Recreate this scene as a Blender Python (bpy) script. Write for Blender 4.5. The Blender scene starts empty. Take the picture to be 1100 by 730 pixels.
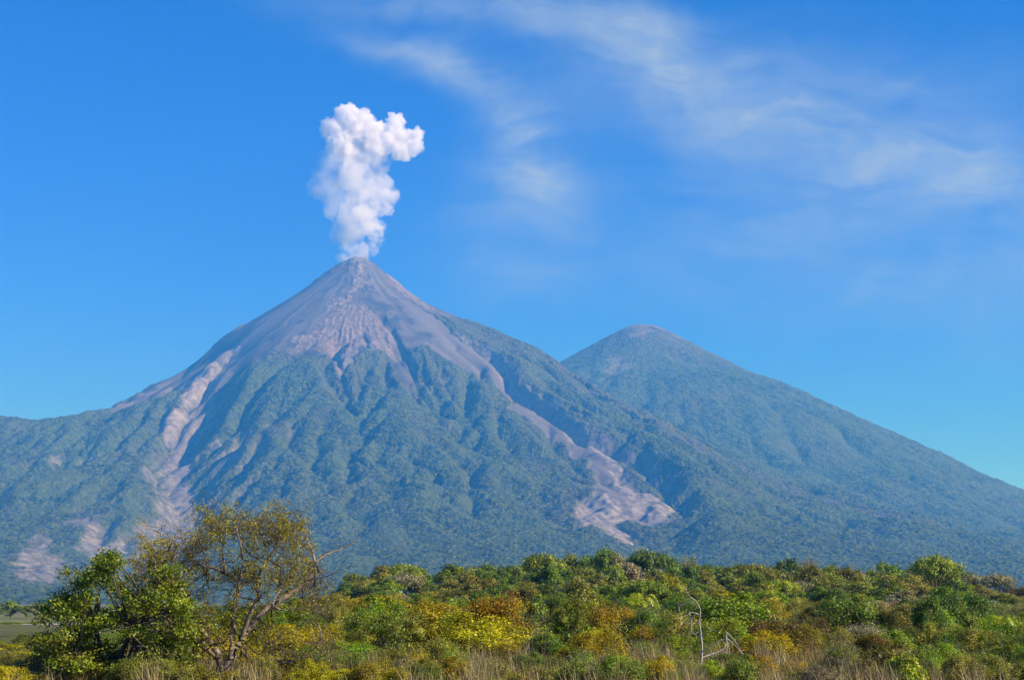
import bpy, bmesh, math, random
import numpy as np
from mathutils import Vector, Matrix, Euler, noise as mnoise

C = bpy.context.scene
COL = C.collection

# ---------------------------------------------------------------- camera
EYE = 3.0
PITCH = math.atan(280 / 1528)
cam = bpy.data.cameras.new('camera'); cam.sensor_width = 36; cam.lens = 36 * 1528 / 1100
cam.clip_start = 0.5; cam.clip_end = 200000
co = bpy.data.objects.new('camera', cam); COL.objects.link(co)
co.location = (0, 0, EYE); co.rotation_euler = (math.pi / 2 + PITCH, 0, 0)
C.camera = co

# ---------------------------------------------------------------- sun, sky, exposure
SUN_EL = math.radians(31); SUN_AZ = math.radians(112)          # azimuth clockwise from straight ahead: right and behind the viewer
sd = Vector((math.sin(SUN_AZ) * math.cos(SUN_EL), math.cos(SUN_AZ) * math.cos(SUN_EL), math.sin(SUN_EL)))
sun = bpy.data.lights.new('sun', 'SUN'); sun.energy = 5.0; sun.angle = math.radians(0.5); sun.color = (1.0, 0.95, 0.86)
so = bpy.data.objects.new('sun', sun); COL.objects.link(so); so.location = (0, 0, 300)
so.rotation_euler = sd.to_track_quat('Z', 'Y').to_euler()
C.view_settings.view_transform = 'Standard'; C.view_settings.look = 'None'
C.view_settings.exposure = 0.5; C.view_settings.gamma = 1.0; C.view_settings.use_curve_mapping = False
C.cycles.volume_bounces = 7; C.cycles.max_bounces = 8; C.cycles.transparent_max_bounces = 8
C.cycles.diffuse_bounces = 2; C.cycles.volume_step_rate = 1.0

class NT:
    """small helper for node trees"""
    def __init__(s, tree): s.t = tree; tree.nodes.clear()
    def n(s, kind, ins=None, **kw):
        nd = s.t.nodes.new(kind)
        for k, v in kw.items(): setattr(nd, k, v)
        for k, v in (ins or {}).items():
            sk = nd.inputs[k]
            if isinstance(v, bpy.types.NodeSocket): s.t.links.new(v, sk)
            else: sk.default_value = v
        return nd
    def math(s, op, a, b=0.0, c=0.0, clamp=False):
        return s.n('ShaderNodeMath', {0: a, 1: b, 2: c}, operation=op, use_clamp=clamp).outputs[0]
    def maprange(s, v, a, b, c=0.0, d=1.0, kind='LINEAR'):
        return s.n('ShaderNodeMapRange', {0: v, 1: a, 2: b, 3: c, 4: d}, interpolation_type=kind).outputs[0]
    def mix(s, f, a, b, mode='MIX'):
        nd = s.n('ShaderNodeMix', data_type='RGBA', blend_type=mode)
        for k, v in ((0, f), (6, a), (7, b)):
            if isinstance(v, bpy.types.NodeSocket): s.t.links.new(v, nd.inputs[k])
            else: nd.inputs[k].default_value = v if k == 0 else (*v, 1)
        return nd.outputs[2]
    def noise(s, vec, scale, detail=4, rough=0.55, dist=0.0, dim='3D'):
        return s.n('ShaderNodeTexNoise', {'Vector': vec, 'Scale': scale, 'Detail': detail, 'Roughness': rough, 'Distortion': dist}, noise_dimensions=dim).outputs[0]

world = bpy.data.worlds.new('World'); C.world = world; world.use_nodes = True
w = NT(world.node_tree)
sky = w.n('ShaderNodeTexSky', sky_type='NISHITA', sun_disc=False, sun_elevation=SUN_EL, sun_rotation=SUN_AZ,
          altitude=300, air_density=1.0, dust_density=0.0, ozone_density=3.0)
# thin cirrus: streaked noise over the directions of the sky, seen on a flat layer high up
geo = w.n('ShaderNodeNewGeometry')
dirv = w.n('ShaderNodeVectorMath', {0: geo.outputs['Incoming'], 1: (-1, -1, -1)}, operation='MULTIPLY').outputs[0]
sep = w.n('ShaderNodeSeparateXYZ', {0: dirv})
zc = w.math('MAXIMUM', sep.outputs[2], 0.03)
lx = w.math('DIVIDE', sep.outputs[0], zc); ly = w.math('DIVIDE', sep.outputs[1], zc)
layer = w.n('ShaderNodeCombineXYZ', {0: lx, 1: ly, 2: 0.0}).outputs[0]
high = w.maprange(sep.outputs[2], 0.06, 0.40, 0.0, 1.0)
blue = w.mix(high, (0.17, 0.25, 1.5), (0.0, 0.25, 1.0))                 # deep polarised blue, deeper overhead
tint = w.mix(1.0, sky.outputs[0], blue, 'MULTIPLY')
zy = w.math('DIVIDE', sep.outputs[2], w.math('MAXIMUM', sep.outputs[1], 0.05)); xy = w.math('DIVIDE', sep.outputs[0], w.math('MAXIMUM', sep.outputs[1], 0.05))
flat = w.n('ShaderNodeCombineXYZ', {0: xy, 1: zy, 2: 0.0}).outputs[0]
warp = w.n('ShaderNodeTexNoise', {'Vector': flat, 'Scale': 9.0, 'Detail': 4.0, 'Roughness': 0.6})
wv = w.n('ShaderNodeVectorMath', {0: w.n('ShaderNodeVectorMath', {0: warp.outputs['Color'], 1: (-0.5, -0.5, -0.5)}).outputs[0], 1: (0.09, 0.055, 0.0)}, operation='MULTIPLY').outputs[0]
fw = w.n('ShaderNodeVectorMath', {0: flat, 1: wv}).outputs[0]
def wisp(x, y, rx, ry, ang, k):
    """soft bank of cirrus around one heading (x = right/ahead, y = up/ahead)"""
    mp = w.n('ShaderNodeMapping', {'Vector': fw, 'Location': (x, y, 0), 'Rotation': (0, 0, math.radians(ang)), 'Scale': (rx, ry, 1)}, vector_type='TEXTURE').outputs[0]
    q = w.n('ShaderNodeVectorMath', {0: mp, 1: mp}, operation='DOT_PRODUCT').outputs['Value']
    return w.math('MULTIPLY', w.math('POWER', 2.718, w.math('MULTIPLY', q, -1.0)), k)
WISPS = [(-0.083, 0.4032, 0.0433, 0.012, -16, 0.94), (-0.0206, 0.3756, 0.0367, 0.0187, -40, 1.25), (0.0068, 0.3361, 0.0307, 0.032, -60, 0.94), (0.017, 0.3042, 0.04, 0.0293, -10, 1.03), (-0.0034, 0.2726, 0.0467, 0.0267, 20, 0.66), (0.0067, 0.2344, 0.0467, 0.024, 0, 0.5), (0.0408, 0.3077, 0.0267, 0.0267, 0, 0.5), (-0.0556, 0.4355, 0.1, 0.0133, -5, 0.8), (0.0555, 0.4193, 0.0567, 0.0267, -14, 1.1), (0.1243, 0.3959, 0.0667, 0.0307, -22, 1.0), (0.1783, 0.3576, 0.0933, 0.0347, -24, 0.75), (0.0961, 0.3612, 0.0733, 0.0333, -20, 0.6), (0.2594, 0.329, 0.1267, 0.044, -14, 0.6), (0.3451, 0.2796, 0.12, 0.06, -8, 0.55), (0.1962, 0.2796, 0.12, 0.0467, 8, 0.42), (0.3108, 0.3974, 0.0933, 0.0267, -10, 0.15), (0.3541, 0.207, 0.1, 0.04, 0, 0.35), (0.1412, 0.2413, 0.1067, 0.0333, 0, 0.22), (0.2347, 0.2276, 0.1067, 0.0333, 0, 0.25), (0.381, 0.3112, 0.1, 0.04, -12, 0.5), (0.2821, 0.3756, 0.1, 0.0333, -14, 0.3), (-0.0552, 0.3887, 0.04, 0.012, -24, 0.6)]
total = None
for args in WISPS:
    v = wisp(*args); total = v if total is None else w.math('ADD', total, v)
fib = w.n('ShaderNodeMapping', {'Vector': fw, 'Rotation': (0, 0, math.radians(24)), 'Scale': (9, 30, 1)}).outputs[0]
fibre = w.noise(fib, 1.0, 7, 0.62, 0.5); puff = w.noise(fw, 22.0, 6, 0.6)
tex = w.math('MULTIPLY', w.maprange(fibre, 0.30, 0.72), w.maprange(puff, 0.25, 0.65, 0.35, 1.0))
cover = w.math('MULTIPLY', w.math('MULTIPLY', total, w.math('ADD', w.math('MULTIPLY', tex, 0.78), 0.20)), 0.80, clamp=True)
skycol = w.mix(cover, tint, (2.3, 3.0, 3.6))
bg = w.n('ShaderNodeBackground', {'Color': skycol, 'Strength': 0.105})
out = w.n('ShaderNodeOutputWorld', {'Surface': bg.outputs[0]})

# ---------------------------------------------------------------- terrain (metres; X right, Y away, Z up)
def vhash(ix, iy, seed):
    h = (ix.astype(np.int64) * 374761393 + iy.astype(np.int64) * 668265263 + seed * 1442695041) & 0xffffffff
    h = ((h ^ (h >> 13)) * 1274126177) & 0xffffffff
    h = (h ^ (h >> 16)) & 0xffffffff
    return h.astype(np.float64) / 4294967296.0

def perlin(x, y, seed=0):
    ix = np.floor(x); iy = np.floor(y); fx = x - ix; fy = y - iy
    sx = fx * fx * fx * (fx * (fx * 6 - 15) + 10); sy = fy * fy * fy * (fy * (fy * 6 - 15) + 10)
    def g(a, b):
        an = vhash(ix + a, iy + b, seed) * 6.2831853
        return np.cos(an) * (fx - a) + np.sin(an) * (fy - b)
    a0 = g(0, 0); a1 = g(1, 0); b0 = g(0, 1); b1 = g(1, 1)
    a = a0 + sx * (a1 - a0); b = b0 + sx * (b1 - b0)
    return (a + sy * (b - a)) * 1.5

def fbm(x, y, seed=0, octaves=4, gain=0.5):
    s = np.zeros_like(x); a = 1.0; f = 1.0
    for o in range(octaves):
        s += a * perlin(x * f + 17.3 * o, y * f - 9.1 * o, seed + o); a *= gain; f *= 2.03
    return s

def cells(x, y, seed=0):
    """distance to the nearest jittered point (unit cells), and that cell's random value"""
    ix = np.floor(x); iy = np.floor(y); best = np.full(x.shape, 9.0); val = np.zeros(x.shape)
    for a in (-1, 0, 1):
        for b in (-1, 0, 1):
            px = ix + a + vhash(ix + a, iy + b, seed); py = iy + b + vhash(ix + a, iy + b, seed + 7)
            d = (px - x) ** 2 + (py - y) ** 2
            m = d < best
            best = np.where(m, d, best); val = np.where(m, vhash(ix + a, iy + b, seed + 13), val)
    return np.sqrt(best), val

def sstep(a, b, x):
    t = np.clip((x - a) / (b - a), 0, 1); return t * t * (3 - 2 * t)

def polydist(X, Y, pts):
    """plan distance to a polyline, its parameter (0..n-1) and the signed side (+ = left of travel)"""
    best = np.full(X.shape, 1e12); par = np.zeros(X.shape); side = np.zeros(X.shape)
    for i in range(len(pts) - 1):
        ax, ay = pts[i]; bx, by = pts[i + 1]; dx, dy = bx - ax, by - ay; L = dx * dx + dy * dy + 1e-9
        t = np.clip(((X - ax) * dx + (Y - ay) * dy) / L, 0, 1)
        d = (X - ax - t * dx) ** 2 + (Y - ay - t * dy) ** 2
        m = d < best
        best = np.where(m, d, best); par = np.where(m, i + t, par)
        side = np.where(m, np.sign(dx * (Y - ay) - dy * (X - ax)), side)
    return np.sqrt(best), par, side

def inpoly(X, Y, pts):
    c = np.zeros(X.shape, bool); n = len(pts); j = n - 1
    for i in range(n):
        xi, yi = pts[i]; xj, yj = pts[j]
        if yi != yj:
            c ^= ((yi > Y) != (yj > Y)) & (X < (xj - xi) * (Y - yi) / (yj - yi) + xi)
        j = i
    return c

def polymask(X, Y, pts, soft, wob=None):
    """1 inside the outline, 0 outside, soft edge in metres; wob roughens the edge"""
    d, _, _ = polydist(X, Y, list(pts) + [pts[0]])
    sd = np.where(inpoly(X, Y, pts), d, -d)
    if wob is not None: sd = sd + wob
    return sstep(-soft, soft, sd)

FX, FY, FZ = -1442.0, 13000.0, 3139.0            # smoking summit
AX, AY, AZ = 1446.0, 15500.0, 3000.0             # summit behind
PR = np.array([0, 300, 700, 1200, 1800, 2500, 3300, 4200, 5000, 5800, 6800, 8000, 9500, 14000.])
PROF = {  # drop below the summit at those radii
    'left':  np.array([0, 160, 440, 800, 1200, 1495, 1860, 2260, 2535, 2775, 2960, 3090, 3160, 3190.]),
    'fl':    np.array([0, 170, 440, 785, 1165, 1480, 1850, 2245, 2530, 2775, 2960, 3085, 3155, 3190.]),
    'front': np.array([0, 175, 430, 730, 1080, 1440, 1830, 2220, 2510, 2755, 2950, 3080, 3150, 3190.]),
    'fr':    np.array([0, 180, 445, 700, 1010, 1390, 1790, 2190, 2470, 2700, 2890, 3040, 3130, 3190.]),
    'right': np.array([0, 200, 480, 705, 970, 1365, 1770, 2190, 2440, 2640, 2850, 3010, 3110, 3190.]),
}
def base_height(X, Y):
    dx, dy = X - FX, Y - FY
    r = np.hypot(dx, dy); az = np.degrees(np.arctan2(-dy, dx)) % 360     # 0 right, 90 front, 180 left, 270 back
    names = ['right', 'fr', 'front', 'fl', 'left', 'back', 'right']; angs = [0, 45, 90, 135, 180, 270, 360]
    P = dict(PROF); P['back'] = PROF['front']
    cols = [np.interp(r, PR, P[n]) for n in names]
    drop = np.zeros(X.shape)
    for i in range(6):
        m = (az >= angs[i]) & (az <= angs[i + 1])
        t = (az - angs[i]) / (angs[i + 1] - angs[i]); t = t * t * (3 - 2 * t)
        drop = np.where(m, cols[i] * (1 - t) + cols[i + 1] * t, drop)
    cone = FZ - drop
    # the wooded massif on the left
    d, par, _ = polydist(X, Y, [(-8500, 13000), (-5600, 11900), (-4300, 11250)])
    top = np.interp(par, [0, 1, 2], [2010, 1720, 1520])
    mass = top - np.interp(d, [0, 400, 1000, 1800, 2600, 3300, 3900, 4600, 6000, 9000], [0, 60, 240, 560, 920, 1200, 1380, 1480, 1560, 1700.]) * top / 1480
    k = 160.0
    h = np.clip(0.5 + 0.5 * (cone - mass) / k, 0, 1)
    z = mass * (1 - h) + cone * h + k * h * (1 - h)
    # rim of the crater: a small flat and a notch
    z = np.where(r < 150, np.minimum(z, FZ - 32 + 26 * np.exp(-((dx + 45) / 45) ** 2) + 12 * np.exp(-((dx - 70) / 30) ** 2)), z)
    return z, r, az

def erode(z, cell, K, iters, seed, diff=0.06):
    """stream-power wear on a coarse grid: gullies that branch and gather downhill"""
    ny, nx = z.shape
    offs = [(-1, -1), (-1, 0), (-1, 1), (0, -1), (0, 1), (1, -1), (1, 0), (1, 1)]
    dist = np.array([math.hypot(a, b) * cell for a, b in offs])
    idx = np.arange(ny * nx).reshape(ny, nx)
    rng = np.random.default_rng(seed)
    for it in range(iters):
        zp = np.pad(z, 1, mode='edge'); ip = np.pad(idx, 1, mode='edge')
        st = np.stack([(z - zp[1 + a:1 + a + ny, 1 + b:1 + b + nx]) / dd for (a, b), dd in zip(offs, dist)])
        st += rng.normal(0, 0.004, st.shape)
        k = st.argmax(0); S = np.maximum(np.take_along_axis(st, k[None], 0)[0], 0)
        nb = np.stack([ip[1 + a:1 + a + ny, 1 + b:1 + b + nx] for a, b in offs])
        rec = np.take_along_axis(nb, k[None], 0)[0].ravel()
        order = np.argsort(-z.ravel(), kind='stable').tolist(); recl = rec.tolist(); A = [1.0] * (ny * nx)
        zl = z.ravel()
        for i in order:
            j = recl[i]
            if j != i: A[j] += A[i]
        A = np.array(A).reshape(ny, nx)
        cut = K * np.sqrt(np.minimum(A, 900)) * S
        drop = (z - z.ravel()[rec].reshape(ny, nx))
        z = z - np.minimum(cut, 0.45 * np.maximum(drop, 0))
        zp = np.pad(z, 1, mode='edge')
        lap = zp[:-2, 1:-1] + zp[2:, 1:-1] + zp[1:-1, :-2] + zp[1:-1, 2:] - 4 * z
        z = z + diff * lap
    return z

def upsample(c, cx, cy, X, Y):
    """cubic B-spline-ish resample of coarse grid c (x axis cx, y axis cy) at the fine axes X, Y"""
    def mat(src, dst):
        n = len(src); t = (dst - src[0]) / (src[1] - src[0]); i = np.clip(np.floor(t).astype(int), 0, n - 2); f = t - i
        w = [(-f + 2 * f * f - f ** 3) / 2, (2 - 5 * f * f + 3 * f ** 3) / 2, (f + 4 * f * f - 3 * f ** 3) / 2, (-f * f + f ** 3) / 2]
        return [(np.clip(i + o - 1, 0, n - 1), w[o]) for o in range(4)]
    tmp = sum(c[:, ii] * w[None, :] for ii, w in mat(cx, X))
    return sum(tmp[ii, :] * w[:, None] for ii, w in mat(cy, Y))

def coarse_volcano():
    cell = 30.0
    cx = np.arange(-7600, 8401, cell); cy = np.arange(4200, 13801, cell)
    X, Y = np.meshgrid(cx, cy)
    z, r, az = base_height(X, Y)
    rough = sstep(2500, 1900, z)
    z = z + rough * (55 * fbm(X / 900, Y / 900, 3, 4) + 14 * fbm(X / 160, Y / 160, 11, 2)) * sstep(50, 500, z)
    west = sstep(-2250, -2900, X) * sstep(200, 700, z)
    z = z - west * 95 * (0.22 - np.abs(fbm(X / 430 + 0.35 * fbm(X / 900, Y / 900, 18, 2), Y / 2300, 19, 2)))   # spurs of the massif
    z = carve(X, Y, z, 0)
    K = 1.35 * sstep(2450, 1700, z) + 0.06
    K = K * (0.6 + 1.3 * sstep(-2300, -3200, X - 0.25 * (13000 - Y)))
    K = K * (1 - 0.75 * np.exp(-((X + 1950) ** 2 + (Y - 11000) ** 2) / 750 ** 2))
    z = erode(z, cell, K, 60, 5)
    z = carve(X, Y, z, 1)
    return cx, cy, z

def coarse_back():
    cell = 50.0
    cx = np.arange(-2600, 9401, cell); cy = np.arange(7400, 16601, cell)
    X, Y = np.meshgrid(cx, cy)
    dx, dy = X - AX, Y - AY
    r = np.hypot(dx, dy)
    d = np.interp(r, [0, 200, 400, 800, 1300, 1900, 2600, 3400, 4300, 5300, 6500, 9000],
                  [0, 30, 140, 370, 640, 900, 1235, 1690, 2170, 2540, 2780, 2960.])
    z = AZ - d
    z = z + sstep(60, 500, d) * (50 * fbm(X / 1000, Y / 1000, 23, 4) + 14 * fbm(X / 180, Y / 180, 29, 2))
    z = erode(z, cell, 0.55 * sstep(2900, 2200, z) + 0.12, 45, 9)
    return cx, cy, z

LINES = {
    'ash': [(-1445,12940),(-1766,12840),(-2116,12660),(-2468,12354),(-2861,12320),(-3207,12120),(-3135,11967),(-2824,11405),(-2701,11403),(-2522,11018),(-2445,10824),(-2495,10712),(-2506,10527),(-2543,10380),(-2543,10314),(-2491,10053),(-2442,10114),(-2373,10024),(-2174,9569),(-2363,10160),(-2405,10366),(-2347,10672),(-2198,10853),(-2159,10873),(-1928,10986),(-1832,11121),(-1683,11077),(-1508,10844),(-1428,10986),(-1333,10639),(-1270,10509),(-1233,10339),(-1209,10349),(-1274,10629),(-1227,10799),(-1167,11138),(-1074,11026),(-990,10995),(-890,10769),(-762,10396),(-715,10398),(-777,10971),(-821,11135),(-669,11306),(-540,11197),(-271,11072),(-10,10795),(0,10219),(266,9847),(475,9442),(532,9012),(514,8773),(459,8358),(341,8053),(352,7672),(474,7457),(608,7245),(612,7520),(601,7852),(715,7914),(874,7949),(904,8209),(882,8851),(737,9001),(724,9232),(659,9715),(667,9759),(518,9929),(369,10228),(136,10742),(-10,11020),(-199,11504),(-480,11698),(-729,12260),(-929,12820),(-1172,12880),(-1322,12940)],
    'gully_w': [(-2263,11955),(-2319,11523),(-2387,10921),(-2456,10339),(-2444,10294),(-2373,10024),(-2174,9569),(-1995,9089),(-2030,8833),(-1977,8241),(-1990,7740),(-2029,7345),(-2013,7068)],
    'gully_e': [(-928,12800),(-729,12260),(-480,11698),(-199,11504),(-10,11020),(135,10689),(367,10186),(515,9875),(606,9370),(698,9071),(690,9025),(608,8160),(590,7758),(618,7221)],
    'gully_m': [(-1310,12018),(-1109,11772),(-950,11450),(-818,11102),(-753,10916),(-667,10386),(-568,10311)],
    'gully_n': [(-1235,11749),(-1228,11537),(-1140,11081)],
    'gully_o': [(-1328,11301),(-1402,11088),(-1279,10596),(-1204,10315),(-1109,9830)],
    'scar_a': [(-2245,9513),(-2135,9267),(-2034,8986),(-2046,8776),(-1964,8134),(-1995,7857),(-2037,7608),(-2006,7129),(-2023,6972),(-2155,7198),(-2279,7507),(-2518,8269),(-2329,7863),(-2205,7761),(-2121,7524),(-2088,7688),(-2026,7867),(-2061,8331),(-2138,8505),(-2093,8963)],
    'scar_b': [(-2084,6053),(-2256,6656),(-2420,7221),(-2479,7567),(-2266,7065),(-2143,6957),(-2102,6886),(-2048,6586),(-2053,6320)],
    'scar_bank': [(-2284,11956),(-2271,11587),(-2283,11058),(-2388,10842),(-2440,10500),(-2488,10245),(-2506,10527),(-2578,11395),(-2371,11570)],
    'scar_bank2': [(-2498,10493),(-2510,10256),(-2485,10065),(-2442,10114),(-2446,10374),(-2383,10660)],
    'pink_front': [(-1433,11950),(-1310,12018),(-1162,11873),(-1049,11605),(-933,11261),(-880,11128),(-994,11041),(-1129,11162),(-1237,11403),(-1279,10899),(-1304,10639),(-1433,11019),(-1604,11086),(-1775,11144),(-1664,11469),(-1499,11793)],
    'summit_scree': [(-1465,12940),(-1391,12918),(-1338,12558),(-1425,12063),(-1573,11861),(-1605,11929),(-1478,12131),(-1439,12534)],
    'scree_r': [(-1198,12900),(-953,12820),(-740,12444),(-752,12259),(-1029,12604),(-1160,12757)],
    'fan_r': [(660,9738),(727,9267),(752,8990),(882,8851),(904,8209),(884,7972),(737,7998),(667,8172),(673,9013),(625,9232),(495,9922)],
    'fan_low': [(481,8463),(560,8310),(648,7947),(576,7745),(606,7448),(608,7245),(474,7457),(352,7672),(341,8053)],
    'brown_ridge': [(-729,12260),(-11,11873),(409,11848),(692,11581),(985,11364),(1228,10489),(1459,10160),(1826,10201)],
    'brown_low': [(1760,10754),(2004,10540),(2272,10239),(2720,10355),(2772,9650),(2663,8500),(2689,7926)],
    'bank_ridge': [(904,8209),(936,7876),(1021,7023),(1077,6688)],
}

# ---------------------------------------------------------------- helpers for objects
def tag(o, label=None, cat=None, group=None, kind=None):
    for k, v in (('label', label), ('category', cat), ('group', group), ('kind', kind)):
        if v: o[k] = v
    return o

def link_mesh(name, me, mat=None, parent=None):
    o = bpy.data.objects.new(name, me); COL.objects.link(o)
    if mat: me.materials.clear(); me.materials.append(mat)
    if parent: o.parent = parent
    return o

def np_mesh(name, verts, faces, smooth=False):
    """mesh from an (n,3) array and an (m,k) array of equal-sided faces"""
    me = bpy.data.meshes.new(name); verts = np.asarray(verts, np.float32); faces = np.asarray(faces, np.int32)
    k = faces.shape[1]
    me.vertices.add(len(verts)); me.vertices.foreach_set('co', verts.ravel())
    me.loops.add(faces.size); me.loops.foreach_set('vertex_index', faces.ravel())
    me.polygons.add(len(faces)); me.polygons.foreach_set('loop_start', np.arange(0, faces.size, k, dtype=np.int32))
    if smooth: me.polygons.foreach_set('use_smooth', np.ones(len(faces), bool))
    me.update(calc_edges=True)
    return me

def grid_mesh(name, X, Y, Z, keep=None):
    ny, nx = X.shape; i = np.arange(ny * nx).reshape(ny, nx)
    f = np.stack([i[:-1, :-1], i[:-1, 1:], i[1:, 1:], i[1:, :-1]], -1).reshape(-1, 4)
    if keep is not None:
        kq = (keep[:-1, :-1] | keep[1:, 1:]).ravel(); f = f[kq]
    return np_mesh(name, np.stack([X, Y, Z], -1).reshape(-1, 3), f, True)

def set_attr(me, name, kind, arr):
    a = me.attributes.new(name, kind, 'POINT'); a.data.foreach_set({'FLOAT_COLOR': 'color', 'FLOAT': 'value'}[kind], np.asarray(arr, np.float32).ravel())

# ---------------------------------------------------------------- the two volcanoes
GULLY_W = [(-2254, 11907), (-2230, 11300), (-2285, 10600), (-2335, 10000), (-2200, 9300), (-2010, 8800), (-1850, 8200), (-1810, 7600), (-1790, 7000), (-1830, 6500), (-1850, 6000), (-1900, 5400)]
GULLY_E = [(-730, 12272), (-479, 11662), (-198, 11445), (-10, 10794), (133, 10487), (357, 9900), (502, 9624), (599, 9274), (670, 8900), (640, 8300), (600, 7700), (600, 7000), (700, 6300)]
GULLY_M = [(-1310, 12018), (-1109, 11772), (-947, 11414), (-815, 11066), (-744, 10786), (-667, 10386), (-563, 10204)]
GULLY_N = [(-1235, 11749), (-1225, 11513), (-1138, 11058)]
GULLY_O = [(-1324, 11266), (-1398, 11052), (-1276, 10572), (-1204, 10315), (-1096, 9711)]

def carve(X, Y, z, part):
    """ravines: part 0 before the wear (broad), part 1 after it (sharp walls)"""
    d, t, s = polydist(X, Y, GULLY_W)
    dep = np.interp(t, [0, 1, 2, 3, 5, 6, 8, 10, 11], [0, 40, 90, 150, 180, 170, 150, 90, 30])
    fl = np.interp(t, [0, 3, 6, 9, 11], [40, 50, 55, 70, 90]); wd = np.interp(t, [0, 3, 6, 9, 11], [260, 280, 260, 330, 500])
    z = z - (0.5 if part == 0 else 0.5) * dep * (1 - sstep(0, 1, (d - fl) / (wd * (1.3 if part == 0 else 0.75))))
    d, t, s = polydist(X, Y, GULLY_E)
    dep = np.interp(t, [0, 1, 2, 4, 6, 8, 10, 11, 12], [10, 55, 95, 125, 130, 150, 150, 100, 20])
    fl = np.interp(t, [0, 3, 5, 7, 9, 10, 12], [20, 40, 85, 210, 270, 220, 80])
    wr = np.interp(t, [0, 4, 8, 12], [45, 70, 230, 300]); f = 0.45 if part == 0 else 0.55
    # the far bank is a cliff, the near side lies almost flush with the chute
    z = z + f * dep * np.where(s > 0, 0.75 * sstep(0, 1, (d - fl) / (wr * (1.5 if part == 0 else 1))) * (1 - sstep(350, 1500, d)), 0) - f * 0.10 * dep * np.where(s > 0, 1 - sstep(0, 1, (d - fl) / wr), 1 - sstep(0, 420, d))
    return z

def masked(keep, *arrays):
    """run the costly noise only where the mesh is kept"""
    sub = [a[keep] for a in arrays]
    def run(f):
        out = np.zeros(keep.shape); r = f(*sub)
        if isinstance(r, tuple):
            outs = []
            for q in r: o = np.zeros(keep.shape); o[keep] = q; outs.append(o)
            return outs
        out[keep] = r; return out
    return run

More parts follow.
